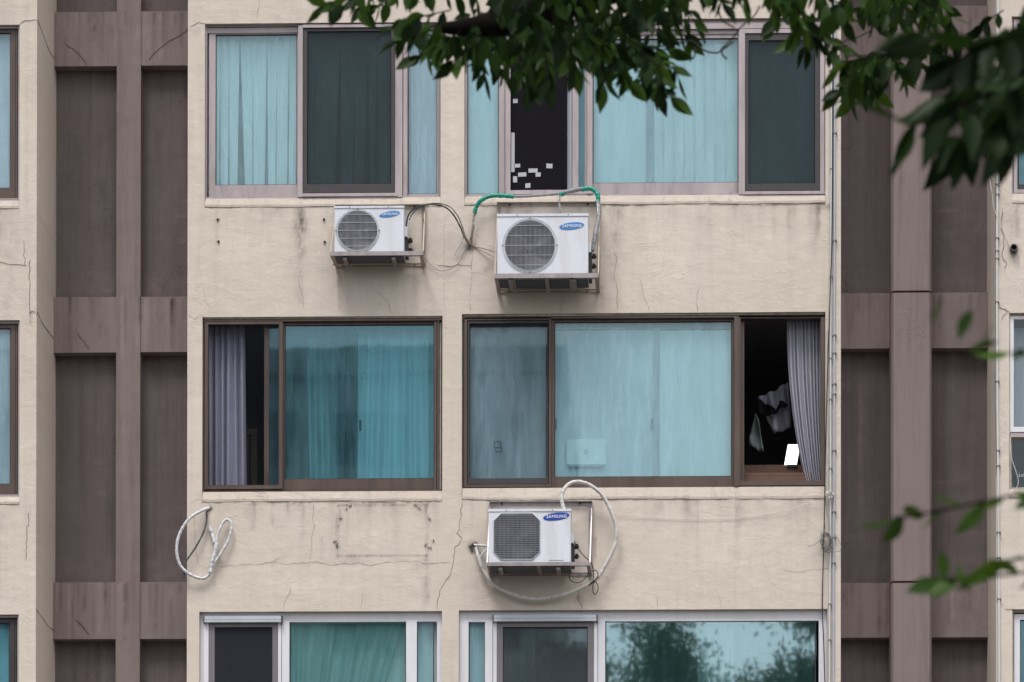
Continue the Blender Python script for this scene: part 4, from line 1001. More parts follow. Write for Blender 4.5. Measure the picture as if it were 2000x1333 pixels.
def bracket(wx0, wy0, wx1, wy1, fx0, fx1, fy0, fy1, Yf, mat, fmat, label, strutL, strutR, mid=False, hook=None):
    """Angle-iron cradle: a rectangle bolted to the wall, two arms, a front rail and two slanted stays."""
    root = empty('wall_bracket', P((wx0+wx1)/2, wy1, 0), label, 'bracket', 'brackets that carry the outdoor units')
    x0, x1, z0, z1 = R4(wx0, wy0, wx1, wy1, 0.0); t = .034
    q = MB(); q.box(x0, x0+t, -.010, -.006, z0, z1); q.box(x1-t, x1, -.010, -.006, z0, z1); q.box(x0+t, x1-t, -.011, -.007, z1-t, z1); q.box(x0+t, x1-t, -.011, -.007, z0, z0+t)
    q.box(x0, x0+.004, -.04, -.010, z0, z1); q.box(x1-.004, x1, -.04, -.010, z0, z1); q.box(x0+.005, x1-.005, -.045, -.011, z1-.004, z1)
    q.build('wall_frame', mat, root)
    q = MB()
    for px_ in (.12, .88):
        for zz in (z1-.018, z0+.016): q.cyl((x0+(x1-x0)*px_, -.022, zz), .010, (0,1,0), .012, 8)
    for zz in (.25, .75): q.cyl((x1-.017, -.022, z0+(z1-z0)*zz), .008, (0,1,0), .012, 8)
    q.build('bolt', M['rust'], root)
    a, b, e, f = R4(fx0, fy0, fx1, fy1, Yf)
    q = MB(); q.box(a, b, Yf-.004, Yf, e, f); q.box(a, b, Yf, Yf+.035, e, e+.004); q.build('front_rail', fmat, root)
    q = MB(); zl = e
    for (u, v) in ((a+.02, x0+.02), (b-.02, x1-.02)):
        q.bar((u, Yf, zl-.001), (v, -.012, zl-.001), .036, .004); q.bar((u+(.016 if u > (a+b)/2 else -.016), Yf, zl+.016), (v+(.016 if u > (a+b)/2 else -.016), -.012, zl+.016), .004, .034)
    if mid: q.bar(((a+b)/2, Yf+.01, zl-.003), ((x0+x1)/2, -.012, zl-.003), .036, .004)
    for s_ in (.17, .74): q.bar((a+(b-a)*s_, Yf+.01, zl+.002), (a+(b-a)*s_, -.012, zl+.002), .05, .004)
    q.box(a, b, -.10, -.066, zl-.004, zl); q.build('support_arm', mat, root)
    for (s0, s1, u) in ((strutL, x0+.006, a+.004), (strutR, x1-.006, b-.004)):
        q = MB(); zz = Z(s0, wx0, 0); q.bar((u, Yf+.002, f-.01), (s1, -.014, zz), .012, .003); q.build('stay', M['angle'] if fmat is not mat else fmat, root)
    return root
bracket(655, 402, 831, 521, 644.5, 827, 491, 499, -.32, M['angle'], M['metal'], 'narrow angle bracket holding the smaller unit, spare room at its right', 415, 413)
bracket(971, 397, 1172, 572, 965.5, 1169.5, 534, 543, -.42, M['angle'], M['metal'], 'tall angle bracket holding the larger faded-badge unit', 408, 425, True)
bracket(956, 981, 1157, 1125, 950.5, 1153, 1098, 1105, -.38, M['metal'], M['metal'], 'bright metal bracket holding the square-grilled unit', 990, 992, True)

# ------------------------------------------------------------------ pipes and cables
def pipe(name, segs, label, cat='pipe', jit=.15, group=None):
    """segs: list of (points, radius px, material key, part name)."""
    if len(segs) == 1:
        q = MB(); q.tube(spline(pp(segs[0][0]), 10), segs[0][1]*U, 10, jit=jit); return tag(q.build(name, M[segs[0][2]]), label, cat, group)
    root = empty(name, pp(segs[0][0])[0], label, cat, group)
    for (pts, r, mat, nm) in segs:
        q = MB(); q.tube(spline(pp(pts), 10), r*U, 10, jit=jit); q.build(nm, M[mat], root)
    return root
pipe('refrigerant_pipe', [
   ([(795,455,-.12),(794,440,-.13),(798,420,-.15),(812,406,-.17),(840,399,-.18),(868,404,-.17),(886,420,-.14),(900,445,-.10),(906,456,-.07)], 1.5, 'black', 'black_hose'),
   ([(797,452,-.12),(800,428,-.13),(815,408,-.15),(843,397,-.16),(875,402,-.15),(893,420,-.12),(903,443,-.09),(907,456,-.06)], 1.0, 'darkgrey', 'thin_hose'),
   ([(902,448,-.09),(908,462,-.06),(914,472,-.03),(920,480,.01)], 3.0, 'tan', 'tape_sleeve'),
   ([(795,457,-.12),(797,440,-.13),(799,432,-.13)], 2.6, 'tapew', 'end_wrap'),
   ([(907,452,-.06),(903,470,-.05),(893,485,-.04),(888,497,-.03)], 1.5, 'tapew', 'loose_end')],
   'thin black pipes arching from the smaller unit to the wall hole')
pipe('refrigerant_pipe', [
   ([(919,480,.01),(921,462,-.03),(924,445,-.05),(926,425,-.06),(928,415,-.07)], 2.8, 'tan', 'lower_sleeve'),
   ([(925,440,-.055),(928,425,-.06),(929,412,-.07)], 2.2, 'tapew', 'white_wrap'),
   ([(927,416,-.07),(931,403,-.08),(940,391,-.09),(958,383,-.09),(980,382,-.09),(1003,384,-.08)], 4.0, 'tapeg', 'green_wrap'),
   ([(1000,384,-.08),(1030,383,-.08),(1060,381,-.08),(1090,378,-.09)], 2.6, 'tapegrey', 'grey_wrap'),
   ([(1092,379,-.095),(1098,379,-.10),(1103,377,-.10)], 4.2, 'tapeg', 'green_band'),
   ([(1100,376,-.10),(1115,373,-.10),(1130,370,-.11),(1138,369,-.11)], 4.4, 'tapegrey', 'grey_knot'),
   ([(1137,370,-.11),(1150,368,-.12),(1160,371,-.13),(1167,380,-.14),(1168,392,-.14),(1165,396,-.14)], 4.3, 'tapeg', 'green_bend'),
   ([(1167,392,-.14),(1170,410,-.16),(1168,432,-.20),(1163,455,-.24),(1160,475,-.26),(1158,490,-.27)], 4.0, 'tapegrey', 'descending_wrap'),
   ([(1166,391,-.15),(1168,402,-.16),(1168,420,-.18)], 2.2, 'tapew', 'white_strip'),
   ([(1156,488,-.28),(1154,502,-.28),(1153,515,-.28),(1154,533,-.28)], 1.4, 'black', 'black_hose')],
   'green and grey taped pipe running above the larger unit')
pipe('hanging_tape', [([(1094,380,-.11),(1093,395,-.12),(1096,405,-.12)], 1.3, 'tapegrey', 'strip'), ([(1092,398,-.12),(1094,416,-.14)], 2.2, 'tapegrey', 'strip')], 'torn grey tape hanging from the taped pipe onto the unit top', 'tape')
pipe('refrigerant_pipe', [
   ([(1103,1000,-.22),(1099,985,-.22),(1097,972,-.22),(1102,955,-.21),(1114,944,-.19),(1132,941,-.17),(1155,949,-.15),(1178,970,-.12),(1196,1005,-.10),(1204,1040,-.09),(1199,1070,-.08),(1180,1108,-.07),(1160,1135,-.07),(1120,1155,-.07),(1080,1166,-.07),(1040,1170,-.07),(1000,1160,-.07),(965,1142,-.07),(945,1115,-.07),(935,1090,-.06),(930,1070,-.03)], 3.7, 'tapeold', 'wrapped_hose'),
   ([(926,1065,.01),(938,1065,-.06),(954,1067,-.12)], 2.5, 'tapew', 'stub'),
   ([(953,1071,-.12),(944,1080,-.12),(937,1089,-.12)], 1.9, 'tapew', 'stub_end')],
   'pale wrapped hose looping right round the square-grilled unit')
pipe('power_cable', [([(1120,1055,-.2),(1128,1070,-.18),(1140,1085,-.16),(1155,1100,-.14),(1159,1120,-.12),(1158,1150,-.11),(1161,1161,-.11),(1167,1155,-.10),(1168,1145,-.10),(1163,1136,-.10),(1155,1138,-.10),(1150,1143,-.10),(1163,1132,-.11),(1168,1124,-.12),(1165,1115,-.12),(1156,1115,-.13)], .9, 'black', 'c')],
   'black cable with small loops under the right end of the lower bracket', 'cable', 0)
pipe('power_cable', [([(1112,1120,-.10),(1113,1132,-.12),(1125,1138,-.13),(1138,1134,-.12),(1150,1120,-.10)], .9, 'black', 'c')], 'short black cable sagging below the lower bracket', 'cable', 0)
pipe('drain_wire', [([(796,462,-.12),(802,478,-.1),(812,492,-.08),(830,505,-.03),(842,518,-.02),(860,529,-.02),(880,525,-.02),(897,512,-.02),(905,495,-.02),(917,480,-.01)], .55, 'cableg', 'c')], 'thin grey wire drooping between the smaller unit and wall hole', 'wire', 0)
pipe('signal_wire', [([(922,480,.0),(935,483,-.02),(950,487,-.04),(966,492,-.05)], 1.0, 'tan', 'c')], 'upper tan wire from the wall hole to the larger unit', 'wire', 0)
pipe('signal_wire', [([(922,481,.0),(940,489,-.02),(955,497,-.04),(967,505,-.05)], .7, 'tan', 'c')], 'lower tan wire from the wall hole to the larger unit', 'wire', 0)
pipe('refrigerant_pipe', [
   ([(408,992,.0),(395,997,-.06),(370,1013,-.09),(352,1040,-.10),(345,1070,-.10),(350,1100,-.09),(365,1118,-.07),(385,1128,-.05),(400,1129,-.04),(412,1118,-.04)], 3.0, 'tapew', 'wrapped_hose'),
   ([(411,1120,-.04),(413,1100,-.045),(418,1080,-.05),(425,1045,-.05),(435,1022,-.05),(444,1015,-.05),(451,1022,-.05),(451,1038,-.05),(444,1060,-.05),(432,1080,-.05),(420,1098,-.05)], 2.8, 'tapew', 'wrapped_loop'),
   ([(411,1118,-.05),(415,1095,-.055),(420,1078,-.055),(424,1060,-.055)], 4.0, 'tapew', 'bound_end'),
   ([(409,1030,-.03),(414,1042,-.03),(419,1060,-.04)], 3.4, 'tapew', 'hose_end'),
   ([(404,998,-.01),(403,1020,-.03),(395,1045,-.04),(378,1075,-.05),(364,1095,-.05),(360,1105,-.05),(360,1131,-.05)], 1.8, 'darkgrey', 'dark_hose')],
   'white taped hose coiled in loops and cut off beside the brown recess')
pipe('drain_wire', [([(112,300,.9),(111,420,.9),(110,560,.9)], .5, 'cableg', 'c')], 'thin wire hanging in the corner of the left recess', 'wire', 0)
# hole surrounds
def blobm(px, py, r, name, label, cat, mat, Y=0.0, seed=1, parent=None, n=22):
    r5 = random.Random(seed); q = MB()
    for i in range(n):
        a = r5.uniform(0, 6.28); d = r*U*r5.uniform(0, 1)**.7; p = P(px, py, Y); c_ = Vector((p.x+d*math.cos(a), Y-.004, p.z+d*math.sin(a))); s = r*U*r5.uniform(.12, .35)
        vs = [c_+Vector((r5.uniform(-s, s), r5.uniform(-.012, 0), r5.uniform(-s, s))) for _ in range(4)]+[c_+Vector((0, .02, 0))]
        q.add(vs, [(0,1,2),(1,2,3),(0,2,4),(1,3,4),(0,1,4),(2,3,4)])
    return tag(q.build(name, mat, parent), label, cat)
blobm(925, 1068, 10, 'hole_filler', 'crumbling dark filler round the pipe hole left of the lower unit', 'filler', M['darkgrey'], seed=2)
blobm(919, 481, 7, 'hole_filler', 'dark tan filler in the pipe hole between the two upper units', 'filler', M['tan'], seed=3)
blobm(409, 993, 5, 'hole_filler', 'small dark filler where the coiled hose leaves the wall', 'filler', M['tan'], seed=4)
for i, (x, y, r, wh) in enumerate(((684,987,3.5,'left of the faint outline top edge'),(677,995,3,'just under the outline top left corner'),(665,1013,3.2,'on the upper left side of the outline'),(654,1058,3.6,'on the lower left of the outline'),(660,1066,4.5,'lowest at the lower left of the outline'),(812,987,4,'at the top right corner of the outline'),(820,994,3.5,'just below the top right corner of the outline'),(840,1013,4,'on the right side of the outline'),(832,1065,4.5,'inside the lower right corner of the outline'),(840,1070,4,'outside the lower right corner of the outline'),(846,1056,3.2,'rightmost beside the outline'))):
    blobm(x, y, r, 'wall_anchor', 'broken rusty anchor stub '+wh, 'anchor', M['rust'], seed=30+i, n=10)['group'] = 'broken anchors of a removed bracket'
for i, (x, y, wh) in enumerate(((425.5,429.5,'upper bolt below the upper left window, far left'),(427,472,'lower bolt far left below the upper left window'),(633,429,'upper bolt just left of the smaller unit'),(634.5,473,'lower bolt just left of the smaller unit'))):
    p = P(x, y); q = MB(); q.cyl((p.x, -.014, p.z), .011, (0,1,0), .016, 10); q.cyl((p.x, -.022, p.z), .005, (0,1,0), .01, 8)
    tag(q.build('wall_bolt', M['rust']), 'rusty '+wh, 'bolt', 'loose bolts in the cream wall')

# vertical conduits at the right edge of the centre block
def vline(name, pts, r, mat, label, cat, clips=(), cw_=5, group=None):
    root = empty(name, P(pts[-1][0], pts[-1][1], pts[-1][2]), label, cat, group)
    q = MB(); q.tube(spline(pp(pts), 6), r*U, 10); q.build('tube', M[mat], root)
    if clips:
        for y in clips:
            k = min(pts, key=lambda a: abs(a[1]-y)); i = [j for j in range(len(pts)-1) if pts[j][1] <= y <= pts[j+1][1]]
            if i: a, b = pts[i[0]], pts[i[0]+1]; t = (y-a[1])/(b[1]-a[1]); x = a[0]+(b[0]-a[0])*t
            else: x = k[0]
            p = P(x, y, k[2]); q = MB(); q.box(p.x-r*U*1.5, p.x+r*U*2.2, k[2]-r*U*1.15, .002, p.z-.006, p.z+.006); q.build('clip', M['cableg'], root)
    return root
vline('conduit', [(1624,-200,-.02),(1624,200,-.02),(1622.5,600,-.02),(1622,900,-.02),(1622,1000,-.02),(1620.5,1200,-.02),(1619,1500,-.02)], 1.6, 'conduit', 'white vertical conduit at the right edge of the centre wall', 'conduit', (150, 330, 540, 700, 780, 915, 1180, 1250))
vline('conduit', [(1631,-200,-.02),(1630.5,200,-.02),(1629.5,600,-.02),(1629,900,-.02),(1628,1100,-.02),(1627,1500,-.02)], 2.2, 'conduitg', 'blue grey conduit hugging the edge beside the brown recess', 'conduit', (90, 260, 470, 655, 690, 750, 770, 880, 1000, 1050, 1100))
vline('cable', [(1627,-200,-.02),(1627,120,-.025),(1625.5,400,-.025),(1622,560,-.025),(1616,740,-.03),(1612,900,-.04),(1611,960,-.04),(1609,1060,-.04),(1606,1180,-.02),(1609,1260,-.02),(1613,1400,-.02)], 1.1, 'black', 'black cable slanting down in front of the conduits', 'cable')
vline('cable', [(1616,640,-.015),(1615,700,-.015),(1617,800,-.02),(1616,900,-.02),(1615,965,-.02)], .9, 'wirew', 'thin white cable left of the conduits above the white ring', 'cable')
def coil(name, cx_, cy_, rx, ry, n, r, mat, label, seed, Y=-.04, tails=()):
    r6 = random.Random(seed); root = empty(name, P(cx_, cy_+ry, Y), label, 'cable coil')
    q = MB()
    for i in range(n):
        a, b = rx*r6.uniform(.45, 1), ry*r6.uniform(.6, 1); ox, oy = r6.uniform(-.3, .3)*rx, r6.uniform(-.15, .2)*ry; tl = r6.uniform(-.3, .3)
        pts = []
        for t in range(25):
            u, v = a*math.cos(t*math.pi/12), b*math.sin(t*math.pi/12); pts.append(P(cx_+ox+u*math.cos(tl)-v*math.sin(tl), cy_+oy+u*math.sin(tl)+v*math.cos(tl), Y-.01*math.sin(t+i)-.004*i))
        q.tube(pts, r*U, 6, cap=False)
    q.build('loops', M[mat], root)
    for tpts in tails:
        q = MB(); q.tube(spline(pp(tpts), 8), r*U, 6); q.build('loose_end', M[mat], root)
    return root
coil('cable_coil', 1613, 1057, 12, 21, 9, .55, 'cableg', 'tangled coil of thin grey cable tied to the conduits', 4, tails=([(1603,1055,-.05),(1592,1063,-.05),(1585,1066,-.05),(1578,1067,-.05)], [(1630,1042,-.04),(1638,1055,-.03),(1643,1068,-.03),(1640,1077,-.03),(1632,1077,-.03)], [(1612,1033,-.04),(1611,1025,-.04)], [(1619,1035,-.04),(1618,1015,-.03),(1613,985,-.03),(1612,965,-.03)]))
coil('cable_ring', 1620, 966, 9, 7, 4, .7, 'wirew', 'small white ring of wire tied across the conduits', 6)
pipe('thin_wire', [([(1135,990,-.04),(1158,996,-.03),(1230,1007,-.015),(1330,1013,-.012),(1430,1012,-.012),(1520,1000,-.02),(1580,983,-.03),(1617,970,-.04)], .35, 'wirew', 'c')], 'very thin pale wire sagging along the wall to the white ring', 'wire', 0)
# right block conduit, wire loop, vent stub
vline('conduit', [(1950,-200,-.02),(1949,200,-.02),(1947,500,-.02),(1947.5,760,-.02),(1949,900,-.02),(1950,1050,-.02),(1951,1200,-.02),(1952,1500,-.02)], 2.2, 'conduit', 'white conduit on the corner of the right hand block', 'conduit', (318, 333, 360, 380, 465, 490, 505, 590, 745, 880, 910, 1040, 1090, 1170))
vline('cable', [(1944,180,-.012),(1945,300,-.012),(1944.5,400,-.012),(1944,640,-.012),(1943,760,-.012),(1945,840,-.012),(1947,930,-.012)], .8, 'cableg', 'thin grey cable clipped behind the corner conduit', 'cable')
pipe('white_wire', [([(1946,358,-.04),(1940,350,-.06),(1931,341,-.06),(1933,350,-.06),(1938,380,-.05),(1941,405,-.04),(1950,430,-.03),(1962,455,-.02),(1972,482,-.01)], .6, 'wirew', 'c')], 'white wire looping off the corner conduit down to the vent stub', 'wire', 0)
pipe('white_wire', [([(1944,356,-.04),(1955,363,-.05),(1970,375,-.05),(1977,392,-.05),(1974,407,-.05),(1963,413,-.04),(1951,412,-.03)], .7, 'wirew', 'c')], 'white wire curling right off the corner conduit', 'wire', 0)
pipe('white_wire', [([(1975,846,.0),(1973,870,-.02),(1976,895,-.02),(1984,920,-.02),(1989,940,-.02),(1984,955,-.02),(1975,963,-.01)], .6, 'wirew', 'c')], 'white wire hanging over the pane at the right edge', 'wire', 0)
vs_ = empty('vent_stub', P(1979, 488, -.05), 'short grey pipe stub poking from a broken hole in the right wall', 'pipe stub')
p = P(1979, 487, 0); q = MB(); nn = 20
for (r0, r1, ya, yb_) in ((.034, .034, -.06, .03), (.026, .026, -.06, .03)):
    q.tube([(p.x, ya, p.z), (p.x, yb_, p.z)], r0, nn, cap=False)
q.add([(p.x+rr*math.cos(2*math.pi*i/nn), -.06, p.z+rr*math.sin(2*math.pi*i/nn)) for rr in (.034, .026) for i in range(nn)], [(i, (i+1) % nn, nn+(i+1) % nn, nn+i) for i in range(nn)])
q.build('collar', M['darkgrey'], vs_); q = MB(); q.cyl((p.x, -.01, p.z), .024, (0,1,0), .01); q.build('plug', M['black'], vs_)
blobm(1982, 489, 9, 'hole_filler', 'broken brown mortar round the grey pipe stub', 'filler', M['tan'], seed=9, n=14)

# ------------------------------------------------------------------ trees
def leaf_mesh_arrays(centers, dirs, sizes, wide, tilt, seed):
    """Pointed, folded leaves: 8 outline points each about a raised midrib."""
    r7 = np.random.default_rng(seed); n = len(centers)
    prof = np.array([(0, 0), (.10, .10), (.28, .23), (.50, .26), (.72, .17), (.88, .07), (1, 0)])
    d = dirs/np.linalg.norm(dirs, axis=1, keepdims=True); a = r7.normal(size=(n, 3)); s = np.cross(d, a); s /= np.linalg.norm(s, axis=1, keepdims=True)
    # bias leaf planes to face the horizontal viewer a little
    nrm = np.cross(d, s); V = []
    fold = r7.uniform(.1, .5, n)[:, None]; curl = r7.uniform(-.25, .35, n)[:, None]
    for k, (t, w_) in enumerate(prof):
        mid = centers+d*(t*sizes)[:, None]+nrm*(curl*t*t*sizes[:, None])
        if k in (0, 6): V.append(mid)
        else:
            off = (w_*sizes*wide)[:, None]
            V += [mid-nrm*0, mid+s*off+nrm*off*fold, mid-s*off+nrm*off*fold]
    V = np.stack(V, 1)     # n,17,3
    F = [(0,1,2),(0,3,1)]
    for k in range(4): b = 1+3*k; F += [(b, b+3, b+4, b+1), (b, b+2, b+5, b+3)]
    F += [(13,16,14),(13,15,16)]
    F = [tuple(f) for f in F]
    return V, F
def leaves_object(name, parent, centers, dirs, sizes, bright, red=None, seed=1, wide=1.0, mat='leaf'):
    V, F = leaf_mesh_arrays(centers, dirs, sizes, wide, 0, seed); n = len(centers); base = ORI[parent.name]
    V = V.reshape(-1, 3)-np.array(base)
    tri = [f for f in F if len(f) == 3]; quad = [f for f in F if len(f) == 4]
    off = (np.arange(n)*17)[:, None, None]
    T = (np.array(tri)[None]+off).reshape(-1, 3); Q = (np.array(quad)[None]+off).reshape(-1, 4)
    me = bpy.data.meshes.new(name); me.vertices.add(len(V)); me.vertices.foreach_set('co', V.ravel().astype(np.float32))
    nl = T.size+Q.size; me.loops.add(nl); me.loops.foreach_set('vertex_index', np.concatenate([T.ravel(), Q.ravel()]).astype(np.int32))
    npoly = len(T)+len(Q); me.polygons.add(npoly)
    st = np.concatenate([np.arange(len(T))*3, T.size+np.arange(len(Q))*4]); me.polygons.foreach_set('loop_start', st.astype(np.int32))
    me.update(calc_edges=True); me.polygons.foreach_set('use_smooth', np.ones(npoly, bool))
    c = np.zeros((n, 17, 4), np.float32); c[..., 3] = 1; c[..., 0] = bright[:, None]; c[..., 1] = (0 if red is None else red[:, None])
    at = me.attributes.new('leafcol', 'FLOAT_COLOR', 'POINT'); at.data.foreach_set('color', c.ravel()); me.materials.append(M[mat]); me.update()
    return link(name, me, parent, base)

TREE = empty('street_tree', (5.4, -25.6, .1), 'dark leafy tree whose drooping branches hang across the top and right', 'tree')
tr = random.Random(21)
CN, DR, SZ, BR, RD = [], [], [], [], []
def add_leaf(p, d, s, b, r=0.0): CN.append(tuple(p)); DR.append(tuple(d)); SZ.append(s); BR.append(max(0, b)**1.6*1.15); RD.append(r)
TW = []
def depthY(d): return CAMLOC.y+d
def sprig(pts, dist, r0=.6, step=13, size=.047, bright=(.0, .95), droop=.9, spread=.8, redp=0.0, ends=True):
    """Twig through pixel points at a distance from the camera, alternate leaves along it."""
    sp = spline([P(a[0], a[1], depthY(dist+(a[2] if len(a) > 2 else 0))) for a in pts], 8)
    ln = sum((sp[i+1]-sp[i]).length for i in range(len(sp)-1)); k = len(sp)
    scale = dist*U/32
    tw_ = MB(); TW.append(tw_); tw_.tube(sp, [max(.0012, r0*scale*(1-.75*i/k)*2.2) for i in range(k)], 6)
    st = step*scale; acc = 0; side = 1
    for i in range(k-1):
        seg = sp[i+1]-sp[i]; acc += seg.length
        if acc >= st:
            acc = 0; side = -side; d = seg.normalized(); lat = Vector((d.z, tr.uniform(-.5, .5), -d.x))*side
            v = d*.5+lat*spread*tr.uniform(.5, 1)+Vector((tr.uniform(-.25, .25), tr.uniform(-.5, .5), -droop*tr.uniform(.5, 1.2)))
            add_leaf(sp[i+1], v, size*tr.uniform(.75, 1.2), tr.uniform(*bright), 1.0 if tr.random() < redp else 0)
    if ends: add_leaf(sp[-1], sp[-1]-sp[-3]+Vector((0,0,-.3*(sp[-1]-sp[-3]).length)), size*1.1, tr.uniform(*bright), 1.0 if tr.random() < redp else 0)
def fill(poly, n, dist, dd, size, bright, dirx=0.0):
    xs = [p[0] for p in poly]; ys = [p[1] for p in poly]; c = 0
    while c < n:
        x, y = tr.uniform(min(xs), max(xs)), tr.uniform(min(ys), max(ys)); ins = False
        for i in range(len(poly)):
            (x1, y1), (x2, y2) = poly[i], poly[(i+1) % len(poly)]
            if (y1 > y) != (y2 > y) and x < (x2-x1)*(y-y1)/(y2-y1)+x1: ins = not ins
        if not ins: continue
        c += 1; ds = dist+tr.uniform(-dd, dd)
        add_leaf(P(x, y, depthY(ds)), Vector((tr.gauss(dirx, .45), tr.gauss(0, .5), -1+tr.gauss(0, .35))), size*tr.uniform(.75, 1.2), tr.uniform(*bright))
T1 = 6.7
for pts in ([(705,-30),(690,-5),(655,5),(635,12)], [(760,-30),(715,-10),(700,15),(705,22)], [(800,-30),(770,-5),(750,6),(738,10)],
            [(880,20),(830,30),(790,38),(760,55)], [(870,40),(820,60),(780,75)], [(900,60),(860,85),(830,105),(815,112)], [(960,70),(920,95),(900,110),(885,120)],
            [(940,60),(935,100),(940,130),(945,150)], [(980,100),(975,130),(985,155)], [(1010,80),(1020,130),(1030,165),(1035,180)], [(1060,90),(1070,130),(1075,160)],
            [(1110,70),(1120,110),(1125,135)], [(1140,60),(1165,100),(1180,140),(1180,165)], [(1150,80),(1200,110),(1220,150),(1230,160)],
            [(1200,60),(1260,100),(1280,140),(1290,180)], [(1250,100),(1290,140),(1300,175),(1310,190)], [(1240,110),(1285,115),(1315,135),(1325,150)],
            [(1280,20),(1310,50),(1330,65),(1345,75)], [(1340,10),(1350,30),(1358,45)], [(1250,40),(1290,60),(1300,70)], [(1370,-20),(1400,-5),(1410,5)],
            [(1160,70),(1240,95),(1280,96),(1310,98)], [(1440,-40),(1450,-15),(1455,-5)], [(1480,-30),(1510,-10),(1512,5)], [(1580,-30),(1540,0),(1525,15)], [(1520,-40),(1560,20),(1580,60),(1600,80)],
            [(1560,20),(1560,55),(1545,70)], [(1570,40),(1610,70),(1640,85),(1655,90)], [(1585,50),(1590,75),(1575,95)], [(1600,60),(1618,85),(1625,100)], [(1540,5),(1520,30),(1510,45)],
            [(1620,0),(1680,20),(1710,40)], [(1680,-10),(1730,15),(1755,40)], [(1660,-10),(1640,20),(1650,40)], [(1740,0),(1790,15),(1810,40)], [(1820,0),(1850,20),(1860,45)], [(1700,-20),(1720,20),(1725,35)],
            [(1960,20),(1880,70),(1800,95),(1720,108),(1690,120)], [(1800,100),(1700,112),(1660,120),(1640,135)], [(1780,110),(1800,130),(1815,145)], [(1700,115),(1670,140),(1650,165),(1640,175)],
            [(1720,115),(1700,150),(1690,175),(1665,195)], [(1740,115),(1760,135),(1765,150)], [(1690,130),(1705,165),(1712,185)], [(1870,60),(1830,95),(1800,110)]):
    sprig(pts, T1+tr.uniform(-.5, .6), bright=(.0, .95), step=9)
main = [(780,20),(830,60),(900,60),(980,-20),(1340,-30),(1345,50),(1270,70),(1300,110),(1310,150),(1290,185),(1240,170),(1200,130),(1170,120),(1130,110),(1110,125),(1080,140),(1060,170),(1040,185),(1005,150),(985,130),(950,115),(900,100),(850,95),(800,75)]
fill(main, 430, T1+.2, .7, .048, (.0, .55))
fill([(900,20),(1250,10),(1220,60),(1100,95),(960,90)], 150, T1+.6, .5, .050, (.0, .4))
fill([(1500,-30),(1840,-30),(1830,25),(1760,30),(1640,25),(1600,50),(1560,45)], 110, T1, .6, .046, (.1, .8))
fill([(1640,115),(1800,100),(1790,140),(1720,150),(1660,165)], 45, T1-.3, .4, .048, (.0, .6))
fill([(700,-60),(1450,-60),(1440,-5),(700,-5)], 120, T1, .6, .046, (.05, .7))
# nearer, strongly blurred part on the right
T2 = 3.5
for pts in ([(2060,100),(1960,130),(1880,165),(1820,205),(1785,245)], [(2060,130),(1960,160),(1890,195),(1855,235)], [(2080,150),(2000,190),(1950,235),(1915,270)], [(2060,170),(1970,200),(1900,240),(1862,285)], [(2080,60),(1990,70),(1930,85),(1880,110)], [(2080,180),(2010,230),(1990,260)]):
    sprig(pts, T2+tr.uniform(-.4, .4), size=.054, step=15, bright=(.0, .3))
fill([(1950,60),(2060,-20),(2060,270),(1995,215),(1960,180),(1925,150),(1905,110)], 55, T2+.2, .4, .056, (.0, .35), -.2)
fill([(1950,80),(2080,60),(2080,230),(1990,200)], 45, T2+.5, .3, .056, (.0, .25))
T3 = 2.9
for pts in ([(2080,945,.1),(2000,962),(1930,978),(1860,992),(1790,1006),(1745,1011)], [(2080,1084),(2010,1090),(1970,1094)], [(2080,1105),(1990,1120),(1930,1126),(1880,1128),(1840,1132)], [(2080,690),(2010,692),(1975,688)]):
    sprig(pts, T3, size=.032, step=36, bright=(.55, .95), droop=.10, spread=.28, redp=.0, r0=.35)
for (x, y, dx, dz) in ((1826,630,.1,.6),(1898,604,-.35,-.9),(1940,628,-.6,-.8),(1950,668,-1,-.1),(1835,1075,.2,-1),(1870,1100,.6,-1),(1920,1118,-.8,-.6)): add_leaf(P(x, y, depthY(2.6)), (dx, .15, dz), .027, tr.uniform(.5, .9))
for (x0, y0, x1, y1) in ((1800,60,1735,85),(1830,75,1745,95),(1660,190,1690,215)): add_leaf(P(x0, y0, depthY(2.6)), P(x1, y1, depthY(2.6))-P(x0, y0, depthY(2.6)), .05, .2)
leaves_object('foliage', TREE, np.array(CN), np.array(DR), np.array(SZ), np.array(BR), np.array(RD), 3, .88)
for tw_ in TW: tw_.build('twig', M['bark'], TREE)
# thick limb through the top, trunk beyond the right edge, crown above
def limb(mb, pts, r0, r1, n=10): sp = spline([Vector(p) for p in pts], 8); k = len(sp); mb.tube(sp, [r0+(r1-r0)*i/(k-1) for i in range(k)], n, jit=.04)
bmb = MB()
a0 = P(2500, -700, depthY(6.9)); a1 = P(1500, -160, depthY(6.9)); a2 = P(1130, -15, depthY(6.8)); a3 = P(1000, 35, depthY(6.75)); a4 = P(930, 52, depthY(6.7)); a5 = P(860, 55, depthY(6.7))
limb(bmb, [(5.35, -25.5, 5.6), a0, a1, a2, a3, a4, a5], .075, .010)
limb(bmb, [(5.38, -25.7, 5.0), (3.9, -27.2, 4.9), P(2200, -40, depthY(4.2)), P(2060, 70, depthY(3.9)), P(2000, 150, depthY(3.9))], .03, .006)
limb(bmb, [(5.4, -25.9, 4.4), (4.0, -28.0, 3.6), P(2150, 900, depthY(3.0))], .03, .006)
limb(bmb, [(5.4, -25.6, 5.8), (4.8, -24.8, 8.0), (3.6, -24.2, 10.0), (2.5, -24.0, 11.5)], .09, .02)
limb(bmb, [(5.4, -25.6, 6.2), (6.2, -26.0, 8.5), (7.2, -26.4, 10.5)], .09, .02)
limb(bmb, [(5.4, -25.6, 6.0), (4.9, -26.2, 8.6), (4.4, -26.6, 11)], .08, .02)
bmb.build('branch', M['bark'], TREE)
